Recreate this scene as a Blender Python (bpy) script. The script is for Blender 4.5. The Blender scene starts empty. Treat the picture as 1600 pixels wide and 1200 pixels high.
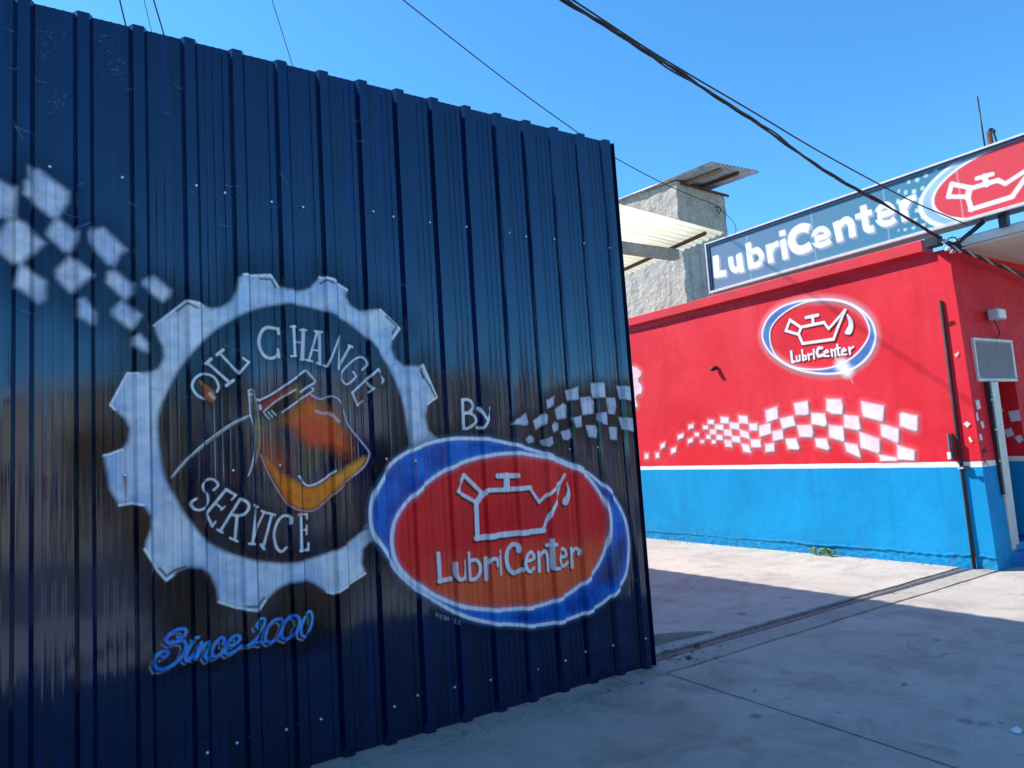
import bpy, bmesh, math, random
import numpy as np
from mathutils import Vector, Matrix, noise as mnoise

random.seed(7)
rng = np.random.default_rng(7)
scn = bpy.context.scene
COL = scn.collection

# ------------------------------------------------------------------ camera
F_PX, EYE = 1106.369, 1.6
RC = np.array([[0.8392452559, 3.2963e-05, -0.5437530684],
               [-0.5399805100, -0.1175414249, -0.8334296985],
               [-0.0639409829, 0.9930679797, -0.0986282838]])     # world = RC @ camera axes
cam_d = bpy.data.cameras.new('camera')
cam = bpy.data.objects.new('camera', cam_d)
COL.objects.link(cam)
cam_d.sensor_width = 36.0
cam_d.lens = F_PX / 1600 * 36.0
cam_d.clip_start, cam_d.clip_end = 0.05, 3000
cam.matrix_world = Matrix.Translation((0, 0, EYE)) @ Matrix(RC.tolist()).to_4x4()
scn.camera = cam

# ------------------------------------------------------------------ sky and sun
SUN = Vector((-0.60, 0.80, 1.0)).normalized()                     # towards the sun
elev = math.asin(SUN.z)
azim = math.atan2(SUN.x, SUN.y)
world = bpy.data.worlds.new('World')
scn.world = world
world.use_nodes = True
wn = world.node_tree
bg = wn.nodes['Background']
sky = wn.nodes.new('ShaderNodeTexSky')
sky.sky_type = 'NISHITA'
sky.sun_disc = False
sky.sun_elevation = elev
sky.sun_rotation = azim % (2 * math.pi)
sky.altitude = 800
sky.air_density = 1.0
sky.dust_density = 0.2
sky.ozone_density = 3.0
hs = wn.nodes.new('ShaderNodeHueSaturation')
hs.inputs['Saturation'].default_value = 1.10
wn.links.new(sky.outputs[0], hs.inputs['Color'])
tint = wn.nodes.new('ShaderNodeMix'); tint.data_type = 'RGBA'; tint.blend_type = 'MULTIPLY'
tint.inputs[0].default_value = 1.0
tint.inputs[7].default_value = (0.52, 0.965, 1.10, 1)              # camera's cool rendering of a clear sky
wn.links.new(hs.outputs[0], tint.inputs[6])
wn.links.new(tint.outputs[2], bg.inputs[0])
bg.inputs[1].default_value = 0.15
sun_d = bpy.data.lights.new('sun', 'SUN')
sun_d.energy = 4.2
sun_d.angle = math.radians(0.53)
sun_d.color = (1.0, 0.955, 0.88)
sun = bpy.data.objects.new('sun', sun_d)
COL.objects.link(sun)
sun.rotation_euler = SUN.to_track_quat('Z', 'Y').to_euler()
sun.location = (-10, 14, 20)
vs = scn.view_settings
vs.view_transform = 'Standard'
vs.look = 'None'
vs.gamma = 1
vs.use_curve_mapping = False
vs.exposure = 0.80
scn.cycles.max_bounces = 7
scn.cycles.transparent_max_bounces = 10

# ------------------------------------------------------------------ helpers
def lin(r, g, b):
    f = lambda c: c / 12.92 if c <= 0.04045 else ((c + 0.055) / 1.055) ** 2.4
    return (f(r / 255), f(g / 255), f(b / 255))

def tag(o, label=None, cat=None, group=None, kind=None):
    if label: o['label'] = label
    if cat: o['category'] = cat
    if group: o['group'] = group
    if kind: o['kind'] = kind
    return o

def empty(name, loc, label=None, cat=None, group=None):
    o = bpy.data.objects.new(name, None)
    o.empty_display_size = 0.2
    COL.objects.link(o)
    o.location = loc
    return tag(o, label, cat, group)

def link(name, me, mat, parent=None, smooth=False):
    """me in world coordinates; a parent is an Empty with only a translation"""
    o = bpy.data.objects.new(name, me)
    COL.objects.link(o)
    if mat is not None and not me.materials:
        me.materials.append(mat)
    if smooth:
        me.polygons.foreach_set('use_smooth', [True] * len(me.polygons))
    if parent is not None:
        o.parent = parent
        base = Vector((0, 0, 0))
        q = parent
        while q is not None:
            base += q.location
            q = q.parent
        o.location = -base
    return o

class MB:
    """collects verts and faces for one mesh object"""
    def __init__(s): s.v, s.f = [], []
    def add(s, v, f):
        n = len(s.v); s.v += [tuple(p) for p in v]; s.f += [tuple(i + n for i in q) for q in f]
    def box(s, x0, x1, y0, y1, z0, z1):
        v = [(x, y, z) for z in (z0, z1) for y in (y0, y1) for x in (x0, x1)]
        s.add(v, [(0, 2, 3, 1), (4, 5, 7, 6), (0, 1, 5, 4), (2, 6, 7, 3), (0, 4, 6, 2), (1, 3, 7, 5)])
    def bar(s, a, b, w, h, up=(0, 0, 1)):
        a, b = Vector(a), Vector(b); d = (b - a).normalized(); r = d.cross(Vector(up)).normalized() * w / 2
        u = r.cross(d).normalized() * h / 2
        v = [p + i * r + j * u for p in (a, b) for i, j in ((-1, -1), (1, -1), (1, 1), (-1, 1))]
        s.add(v, [(0, 3, 2, 1), (4, 5, 6, 7), (0, 1, 5, 4), (1, 2, 6, 5), (2, 3, 7, 6), (3, 0, 4, 7)])
    def tube(s, pts, r, n=8, cap=True):
        pts = [Vector(p) for p in pts]; rr = r if isinstance(r, (list, tuple)) else [r] * len(pts)
        v, ref = [], Vector((0, 0, 1))
        for i, p in enumerate(pts):
            d = (pts[min(i + 1, len(pts) - 1)] - pts[max(i - 1, 0)]).normalized()
            if abs(d.dot(ref)) > 0.95: ref = Vector((1, 0, 0))
            a = d.cross(ref).normalized(); b = d.cross(a).normalized()
            v += [p + rr[i] * (math.cos(2 * math.pi * k / n) * a + math.sin(2 * math.pi * k / n) * b) for k in range(n)]
        f = [(i * n + k, i * n + (k + 1) % n, (i + 1) * n + (k + 1) % n, (i + 1) * n + k) for i in range(len(pts) - 1) for k in range(n)]
        if cap: f += [tuple(range(n - 1, -1, -1)), tuple((len(pts) - 1) * n + k for k in range(n))]
        s.add(v, f)
    def build(s, name, mat, parent=None, smooth=False, bevel=0.0):
        me = bpy.data.meshes.new(name)
        me.from_pydata(s.v, [], s.f)
        bm = bmesh.new(); bm.from_mesh(me)
        bmesh.ops.recalc_face_normals(bm, faces=bm.faces)
        if bevel:
            bmesh.ops.bevel(bm, geom=bm.edges[:], offset=bevel, segments=1, affect='EDGES', clamp_overlap=True)
        bm.to_mesh(me); bm.free(); me.update()
        return link(name, me, mat, parent, smooth)

def boxes(name, mat, parent, *bs, bevel=0.0):
    m = MB()
    for b in bs: m.box(*b)
    return m.build(name, mat, parent, bevel=bevel)

def cat_rom(P, n=6, closed=True):
    P = np.asarray(P, float); N = len(P); out = []
    for i in range(N if closed else N - 1):
        if closed: a, b, c, d = P[(i - 1) % N], P[i], P[(i + 1) % N], P[(i + 2) % N]
        else: a, b, c, d = P[max(i - 1, 0)], P[i], P[i + 1], P[min(i + 2, N - 1)]
        for t in np.linspace(0, 1, n, endpoint=False):
            out.append(0.5 * (2 * b + (c - a) * t + (2 * a - 5 * b + 4 * c - d) * t * t + (3 * b - a - 3 * c + d) * t ** 3))
    if not closed: out.append(P[-1])
    return np.array(out)

# where a sight line of the survey meets a real plane of the place
def ray(q): return RC @ np.array([q[0] - 800.0, -(q[1] - 600.0), -F_PX])
EYEP = np.array([0, 0, EYE])
def at_y(q, Y): d = ray(q); return EYEP + d * (Y / d[1])
def at_x(q, X): d = ray(q); return EYEP + d * (X / d[0])
def at_z(q, Z=0.0): d = ray(q); return EYEP + d * ((Z - EYE) / d[2])

# ------------------------------------------------------------------ materials
class NT:
    def __init__(s, name):
        s.m = bpy.data.materials.new(name); s.m.use_nodes = True
        s.t = s.m.node_tree; s.b = s.t.nodes['Principled BSDF']
        s.out = s.t.nodes['Material Output']
        s.co = None
    def n(s, kind, **kw):
        q = s.t.nodes.new(kind)
        for k, v in kw.items(): setattr(q, k, v)
        return q
    def l(s, a, b): s.t.links.new(a, b)
    def coord(s):
        if s.co is None: s.co = s.n('ShaderNodeNewGeometry').outputs['Position']
        return s.co
    def noise(s, scale, detail=4, rough=0.55, dist=0.0, vec=None):
        q = s.n('ShaderNodeTexNoise'); q.inputs['Scale'].default_value = scale
        q.inputs['Detail'].default_value = detail; q.inputs['Roughness'].default_value = rough
        q.inputs['Distortion'].default_value = dist
        s.l(vec if vec is not None else s.coord(), q.inputs['Vector']); return q.outputs['Fac']
    def scaled(s, sc):
        q = s.n('ShaderNodeMapping'); q.inputs['Scale'].default_value = sc
        s.l(s.coord(), q.inputs['Vector']); return q.outputs[0]
    def ramp(s, fac, stops):
        q = s.n('ShaderNodeValToRGB'); cr = q.color_ramp
        while len(cr.elements) < len(stops): cr.elements.new(0.5)
        for e, (p, c) in zip(cr.elements, stops):
            e.position = p; e.color = (*c, 1) if len(c) == 3 else c
        s.l(fac, q.inputs[0]); return q.outputs[0]
    def mapr(s, v, a, b, c=0.0, d=1.0):
        q = s.n('ShaderNodeMapRange'); 
        for i, x in zip((1, 2, 3, 4), (a, b, c, d)): q.inputs[i].default_value = x
        s.l(v, q.inputs[0]); return q.outputs[0]
    def mix(s, fac, a, b, mode='MIX'):
        q = s.n('ShaderNodeMix', data_type='RGBA', blend_type=mode)
        for sock, v in ((q.inputs[0], fac), (q.inputs[6], a), (q.inputs[7], b)):
            if isinstance(v, (int, float)): sock.default_value = v
            elif isinstance(v, tuple): sock.default_value = (*v, 1)
            else: s.l(v, sock)
        return q.outputs[2]
    def math(s, op, a, b=0.0):
        q = s.n('ShaderNodeMath', operation=op)
        for sock, v in ((q.inputs[0], a), (q.inputs[1], b)):
            if isinstance(v, (int, float)): sock.default_value = v
            else: s.l(v, sock)
        return q.outputs[0]
    def bump(s, h, strength=0.3, dist=0.01):
        q = s.n('ShaderNodeBump'); q.inputs['Strength'].default_value = strength; q.inputs['Distance'].default_value = dist
        s.l(h, q.inputs['Height']); s.l(q.outputs[0], s.b.inputs['Normal']); return q
    def set(s, col=None, rough=None, metal=None, ior=None, spec=None):
        for k, v in (('Base Color', col), ('Roughness', rough), ('Metallic', metal), ('IOR', ior), ('Specular IOR Level', spec)):
            if v is None: continue
            if isinstance(v, tuple): s.b.inputs[k].default_value = (*v, 1)
            elif isinstance(v, (int, float)): s.b.inputs[k].default_value = v
            else: s.l(v, s.b.inputs[k])
        return s

def simple(name, col, rough=0.6, metal=0.0, var=0.25, scale=8, bump=0.15, bscale=60):
    q = NT(name)
    n1 = q.noise(scale, 5)
    c0 = tuple(c * (1 - var) for c in col); c1 = tuple(min(1, c * (1 + var)) for c in col)
    q.set(q.ramp(n1, [(0.3, c0), (0.7, c1)]), rough, metal)
    if bump: q.bump(q.noise(bscale, 4), bump, 0.004)
    return q.m

def mat_fence():
    q = NT('navy_enamel_sheet')
    streak = q.noise(1.0, 5, 0.6, vec=q.scaled((28, 28, 0.35)))
    blot = q.noise(2.2, 5)
    dirt = q.noise(1.0, 6, 0.7, vec=q.scaled((9, 9, 1.2)))
    c = q.mix(q.mapr(streak, 0.35, 0.7), lin(0, 5, 30), lin(0, 14, 76))
    c = q.mix(q.mapr(blot, 0.45, 0.75, 0, 0.35), c, lin(0, 6, 28))
    c = q.mix(q.mapr(dirt, 0.62, 0.8, 0, 0.05), c, lin(120, 120, 125))
    r = q.mapr(dirt, 0.3, 0.85, 0.05, 0.15)
    q.set(c, r, 0.0, 1.8)
    q.b.inputs['Specular Tint'].default_value = (0.62, 0.82, 1.0, 1)     # blue metallic enamel
    # oil-canning of thin sheet plus faint rolling marks
    w1 = q.noise(1.0, 2, 0.4, vec=q.scaled((5.5, 5.5, 0.9)))
    w2 = q.noise(1.0, 2, 0.5, vec=q.scaled((60, 60, 1.3)))
    b1 = q.bump(w1, 0.30, 0.03)
    b2 = q.n('ShaderNodeBump'); b2.inputs['Strength'].default_value = 0.26; b2.inputs['Distance'].default_value = 0.003
    q.l(w2, b2.inputs['Height']); q.l(b1.outputs[0], b2.inputs['Normal']); q.l(b2.outputs[0], q.b.inputs['Normal'])
    return q.m

def mat_paint(name, rough=0.22, ior=1.6, bumpy=0.0, scratch=0.0):
    """colour and cover come from the brushwork laid down on the mesh itself"""
    q = NT(name)
    a = q.n('ShaderNodeAttribute'); a.attribute_name = 'paint'
    fine = q.noise(140, 3)
    col = q.mix(0.10, a.outputs['Color'], q.ramp(fine, [(0.3, (0.5, 0.5, 0.5)), (0.7, (1.0, 1.0, 1.0))]), 'MULTIPLY')
    q.set(col, rough, 0.0, ior, 0.30)
    al = a.outputs['Alpha']
    if scratch:
        st = q.noise(1.0, 4, 0.6, vec=q.scaled((45, 45, 1.0)))
        al = q.math('MULTIPLY', al, q.mapr(st, 0.30, 0.55, 1 - scratch, 1.0))
    q.l(al, q.b.inputs['Alpha'])
    if bumpy: q.bump(q.noise(22, 6), bumpy, 0.01)
    else:
        w1 = q.noise(1.0, 2, 0.4, vec=q.scaled((5.5, 5.5, 0.9)))
        q.bump(w1, 0.30, 0.03)
    return q.m

def mat_concrete(name, c0, c1, stain=(0.08, 0.06, 0.05), stain_amt=0.5, scale=1.0, bump=0.35, streak=None):
    q = NT(name)
    big = q.noise(0.8 * scale, 6, 0.6, 0.3)
    mid = q.noise(6 * scale, 6, 0.65)
    fine = q.noise(120, 3, 0.6)
    c = q.mix(q.mapr(big, 0.3, 0.7), c0, c1)
    c = q.mix(q.mapr(mid, 0.35, 0.75, 0, 0.30), c, tuple(v * 0.72 for v in c0))
    if streak is not None:
        st = q.noise(1.0, 5, 0.6, vec=q.scaled(streak))
        c = q.mix(q.mapr(st, 0.45, 0.72, 0, 0.28), c, tuple(v * 0.62 for v in c0))
    c = q.mix(q.mapr(fine, 0.4, 0.68, 0, 0.5), c, tuple(v * 0.55 for v in c0))
    sp = q.noise(3.2 * scale, 3, 0.5, 0.6)
    sp2 = q.noise(9.0 * scale, 2, 0.5, 0.2)
    c = q.mix(q.mapr(sp, 0.66, 0.76, 0, stain_amt * 0.6), c, stain)
    c = q.mix(q.mapr(sp2, 0.70, 0.76, 0, stain_amt), c, stain)
    sp3 = q.noise(38, 3, 0.6); c = q.mix(q.mapr(sp3, 0.60, 0.72, 0, 0.40), c, tuple(v * 0.5 for v in c0))
    sp4 = q.noise(1.9 * scale, 7, 0.72, 0.8); c = q.mix(q.mapr(sp4, 0.47, 0.66, 0, 0.62), c, (c0[0] * 0.56, c0[1] * 0.53, c0[2] * 0.50))
    # old oil drips: small round spots of random size
    vd = q.n('ShaderNodeTexVoronoi'); vd.inputs['Scale'].default_value = 2.6 * scale
    vw = q.n('ShaderNodeVectorMath', operation='MULTIPLY_ADD'); wb = q.n('ShaderNodeTexNoise'); wb.inputs['Scale'].default_value = 14
    q.l(q.coord(), wb.inputs['Vector']); q.l(wb.outputs['Color'], vw.inputs[0]); vw.inputs[1].default_value = (0.06, 0.06, 0.06); q.l(q.coord(), vw.inputs[2]); q.l(vw.outputs[0], vd.inputs['Vector'])
    rs = q.n('ShaderNodeSeparateXYZ'); q.l(vd.outputs['Color'], rs.inputs[0])
    lim = q.mapr(rs.outputs['X'], 0.45, 1.0, 0.0, 0.17)
    spot = q.mapr(q.math('SUBTRACT', lim, vd.outputs['Distance']), 0.0, 0.05)
    c = q.mix(q.math('MULTIPLY', spot, q.mapr(rs.outputs['Y'], 0, 1, 0.25, 0.95)), c, tuple(v * 0.32 for v in c0))
    # hairline cracks
    vo = q.n('ShaderNodeTexVoronoi', feature='DISTANCE_TO_EDGE'); vo.inputs['Scale'].default_value = 0.55
    wob = q.n('ShaderNodeTexNoise'); wob.inputs['Scale'].default_value = 2.5; wob.inputs['Detail'].default_value = 6
    q.l(q.coord(), wob.inputs['Vector'])
    vm = q.n('ShaderNodeVectorMath', operation='MULTIPLY_ADD')
    q.l(wob.outputs['Color'], vm.inputs[0]); vm.inputs[1].default_value = (0.35, 0.35, 0.35); q.l(q.coord(), vm.inputs[2])
    q.l(vm.outputs[0], vo.inputs['Vector'])
    crack = q.mapr(vo.outputs['Distance'], 0.0, 0.006, 1.0, 0.0)
    crack = q.math('MULTIPLY', crack, q.mapr(q.noise(0.9, 3), 0.5, 0.62, 0, 0.55))
    c = q.mix(crack, c, tuple(v * 0.25 for v in c0))
    q.set(c, q.mapr(mid, 0.3, 0.7, 0.72, 0.95))
    h = q.math('ADD', q.math('MULTIPLY', mid, 0.6), fine)
    h = q.math('SUBTRACT', h, crack)
    q.bump(h, bump, 0.004)
    return q.m

def mat_wall(name, axis='y', slope=0.0105):
    """stucco painted blue below, a white band, red above"""
    q = NT(name)
    sep = q.n('ShaderNodeSeparateXYZ'); q.l(q.coord(), sep.inputs[0])
    z = sep.outputs['Z']
    run = q.math('MULTIPLY', q.math('SUBTRACT', sep.outputs['Y'], 3.85), slope)
    zz = q.math('SUBTRACT', z, run)
    zz = q.math('ADD', zz, q.math('MULTIPLY', q.math('SUBTRACT', q.noise(7, 4), 0.5), 0.012))
    big = q.noise(1.1, 6, 0.6, 0.4); mid = q.noise(9, 6, 0.65); fin = q.noise(70, 4, 0.6)
    red = q.mix(q.mapr(big, 0.3, 0.7), lin(205, 24, 42), lin(222, 38, 54))
    red = q.mix(q.mapr(mid, 0.55, 0.8, 0, 0.25), red, lin(228, 62, 74))
    blue = q.mix(q.mapr(big, 0.3, 0.7), lin(0, 130, 186), lin(2, 146, 204))
    blue = q.mix(q.mapr(mid, 0.52, 0.8, 0, 0.35), blue, lin(0, 100, 156))
    low = q.math('MULTIPLY', q.mapr(zz, 0.0, 0.26, 1.0, 0.0), q.mapr(q.noise(16, 5, 0.7), 0.42, 0.62))
    blue = q.mix(q.math('MULTIPLY', low, 0.6), blue, lin(6, 84, 138))
    bare = q.math('MULTIPLY', q.mapr(zz, 0.01, 0.10, 1.0, 0.0), q.mapr(q.noise(23, 4, 0.7), 0.66, 0.72))
    blue = q.mix(bare, blue, lin(170, 165, 155))
    scuff = q.mapr(q.noise(1.0, 5, 0.7, vec=q.scaled((4, 4, 26))), 0.70, 0.76, 0, 0.5)
    blue = q.mix(scuff, blue, lin(60, 170, 220))
    fade = q.noise(0.55, 5, 0.6, 0.8); red = q.mix(q.mapr(fade, 0.45, 0.75, 0, 0.40), red, lin(232, 74, 84))
    run = q.noise(1.0, 5, 0.6, vec=q.scaled((7, 7, 0.45))); red = q.mix(q.mapr(run, 0.56, 0.74, 0, 0.30), red, lin(176, 20, 36))
    patch = q.noise(2.3, 3, 0.4, 1.0); red = q.mix(q.mapr(patch, 0.64, 0.66, 0, 0.16), red, lin(196, 18, 34))
    blue = q.mix(q.mapr(run, 0.56, 0.74, 0, 0.30), blue, lin(0, 100, 150))
    splash = q.math('MULTIPLY', q.mapr(zz, 0.05, 0.40, 1.0, 0.0), q.mapr(q.noise(5, 6, 0.75), 0.48, 0.7, 0, 0.40)); blue = q.mix(splash, blue, lin(70, 120, 140))
    pit = q.mapr(q.noise(19, 3, 0.5), 0.74, 0.77); blue = q.mix(q.math('MULTIPLY', pit, 0.6), blue, lin(0, 60, 110))
    white = lin(228, 226, 222)
    c = q.mix(q.mapr(zz, 1.126, 1.130), blue, white)
    c = q.mix(q.mapr(zz, 1.187, 1.191), c, red)
    q.set(c, q.mapr(mid, 0.3, 0.7, 0.55, 0.78), spec=0.22)
    h = q.math('ADD', q.math('MULTIPLY', big, 1.6), q.math('ADD', mid, q.math('MULTIPLY', fin, 0.35)))
    h = q.math('ADD', h, q.math('MULTIPLY', q.noise(1.0, 5, 0.6, 0.5, vec=q.scaled((3, 3, 11))), 0.9)); h = q.math('SUBTRACT', h, pit)
    q.bump(h, 0.22, 0.010)
    return q.m

def mat_stucco(name, c0, c1):
    q = NT(name)
    a = q.noise(7, 6, 0.7, 1.2); b = q.noise(28, 5, 0.7); big = q.noise(0.9, 4)
    c = q.mix(q.mapr(a, 0.35, 0.7), c0, c1)
    c = q.mix(q.mapr(big, 0.5, 0.8, 0, 0.5), c, tuple(v * 0.6 for v in c0))
    drip = q.noise(1.0, 5, 0.65, vec=q.scaled((5, 5, 0.5))); c = q.mix(q.mapr(drip, 0.45, 0.68, 0, 0.6), c, tuple(v * 0.5 for v in c0))
    q.set(c, 0.95)
    q.bump(q.math('ADD', a, q.math('MULTIPLY', b, 0.5)), 0.9, 0.07)
    return q.m

def mat_translucent():
    q = NT('cream_fibreglass')
    n1 = q.noise(2.5, 5)
    col = q.ramp(n1, [(0.3, lin(244, 238, 216)), (0.7, lin(252, 248, 236))])
    tr = q.n('ShaderNodeBsdfTranslucent'); q.l(col, tr.inputs[0])
    q.set(col, 0.45)
    mx = q.n('ShaderNodeMixShader'); mx.inputs[0].default_value = 0.72
    q.l(q.b.outputs[0], mx.inputs[1]); q.l(tr.outputs[0], mx.inputs[2]); q.l(mx.outputs[0], q.out.inputs[0])
    return q.m

M = {}
M['fence'] = mat_fence()
M['fpaint'] = mat_paint('sprayed_paint_on_sheet', 0.16, 1.5, scratch=0.16)
M['wpaint'] = mat_paint('sprayed_paint_on_stucco', 0.6, 1.4, bumpy=0.35)
M['print'] = mat_paint('printed_vinyl', 0.25, 1.5, bumpy=0.02)
M['screw'] = simple('zinc_screw', (0.85, 0.86, 0.9), 0.35, 0.3, 0.1, 40, 0)
M['dark_steel'] = simple('dark_painted_steel', (0.018, 0.02, 0.028), 0.45, 0.2, 0.4, 12)
M['rust'] = simple('rusty_steel', (0.10, 0.045, 0.028), 0.8, 0.2, 0.5, 25, 0.4)
M['galv'] = simple('weathered_galvanised_sheet', (0.30, 0.31, 0.33), 0.45, 0.6, 0.35, 6, 0.2)
M['pipe'] = simple('dark_maroon_pipe', (0.030, 0.012, 0.014), 0.7, 0.0, 0.5, 6, 0.3)
M['steel'] = simple('worn_steel_rail', (0.26, 0.24, 0.23), 0.45, 0.5, 0.4, 20, 0.2)
M['grime'] = simple('dark_grit', (0.15, 0.135, 0.12), 0.95, 0, 0.5, 14, 0.8, 60)
M['navy'] = simple('navy_frame_shade', (0.006, 0.03, 0.085), 0.4, 0, 0.2, 10, 0)  # dark tone for the shade inside the sign frame
M['alu'] = simple('aluminium_frame', (0.56, 0.54, 0.53), 0.45, 0.15, 0.12, 10, 0.05)
M['black'] = simple('black_rubber', (0.010, 0.010, 0.014), 0.5, 0.0, 0.3, 30, 0)
M['grey_plastic'] = simple('grey_plastic', (0.42, 0.40, 0.42), 0.5, 0.0, 0.1, 20, 0.05)
M['white_plastic'] = simple('white_plastic', (0.75, 0.74, 0.72), 0.4, 0.0, 0.1, 20, 0)
M['wall'] = mat_wall('painted_stucco_wall')
M['redpaint'] = simple('red_masonry_paint', lin(214, 32, 48), 0.55, 0, 0.12, 3, 0.3, 45)
M['bluepaint'] = simple('blue_masonry_paint', lin(2, 104, 176), 0.6, 0, 0.2, 6, 0.5, 30)
M['white_slab'] = simple('whitewashed_concrete', (0.66, 0.65, 0.62), 0.85, 0, 0.15, 3, 0.5, 30)
M['soffit'] = simple('beige_soffit', (0.62, 0.54, 0.47), 0.85, 0, 0.12, 2, 0.2, 30)
M['stucco'] = mat_stucco('rough_grey_stucco', (0.40, 0.35, 0.31), (0.62, 0.56, 0.50))
M['cream'] = mat_translucent()
M['conc_beam'] = mat_concrete('bare_concrete_beam', (0.26, 0.235, 0.22), (0.33, 0.30, 0.28), scale=2)
M['walk'] = mat_concrete('pavement_concrete', (0.435, 0.39, 0.335), (0.56, 0.505, 0.435), stain=(0.15, 0.10, 0.085), stain_amt=0.55)
M['lot'] = mat_concrete('lot_concrete', (0.52, 0.46, 0.395), (0.62, 0.55, 0.475), stain=(0.25, 0.18, 0.15), stain_amt=0.35, streak=(0.35, 3.2, 1))
M['strip'] = mat_concrete('strip_concrete', (0.38, 0.34, 0.295), (0.49, 0.44, 0.38), stain_amt=0.5, scale=1.6)
M['kerb'] = mat_concrete('rough_kerb_concrete', (0.20, 0.19, 0.18), (0.30, 0.28, 0.27), scale=3, bump=0.9)
M['asphalt'] = mat_concrete('asphalt', (0.16, 0.148, 0.135), (0.21, 0.195, 0.18), scale=0.8)
M['dirt'] = simple('dry_earth', (0.23, 0.19, 0.15), 0.95, 0, 0.3, 0.6, 0.6, 9)
M['leaf'] = simple('weed_leaf', (0.20, 0.32, 0.06), 0.5, 0, 0.4, 30, 0)
M['treeleaf'] = simple('tree_leaf', (0.06, 0.095, 0.025), 0.55, 0, 0.5, 3, 0)
M['bark'] = simple('bark', (0.10, 0.075, 0.055), 0.9, 0, 0.4, 12, 0.6, 30)
M['wood'] = simple('weathered_timber', (0.26, 0.17, 0.10), 0.8, 0, 0.35, 10, 0.4, 40)
M['glass'] = simple('dark_window_glass', (0.015, 0.018, 0.022), 0.08, 0, 0.2, 3, 0)

# ------------------------------------------------------------------ brushwork: paint laid on a fine mesh
_vn = np.random.default_rng(3).random((64, 64))
def vnoise(u, v, s):
    x, y = u * s, v * s
    xi, yi = np.floor(x).astype(int), np.floor(y).astype(int)
    fx, fy = x - xi, y - yi
    fx = fx * fx * (3 - 2 * fx); fy = fy * fy * (3 - 2 * fy)
    g = lambda a, b: _vn[(a) % 64, (b) % 64]
    return (g(xi, yi) * (1 - fx) + g(xi + 1, yi) * fx) * (1 - fy) + (g(xi, yi + 1) * (1 - fx) + g(xi + 1, yi + 1) * fx) * fy

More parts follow.
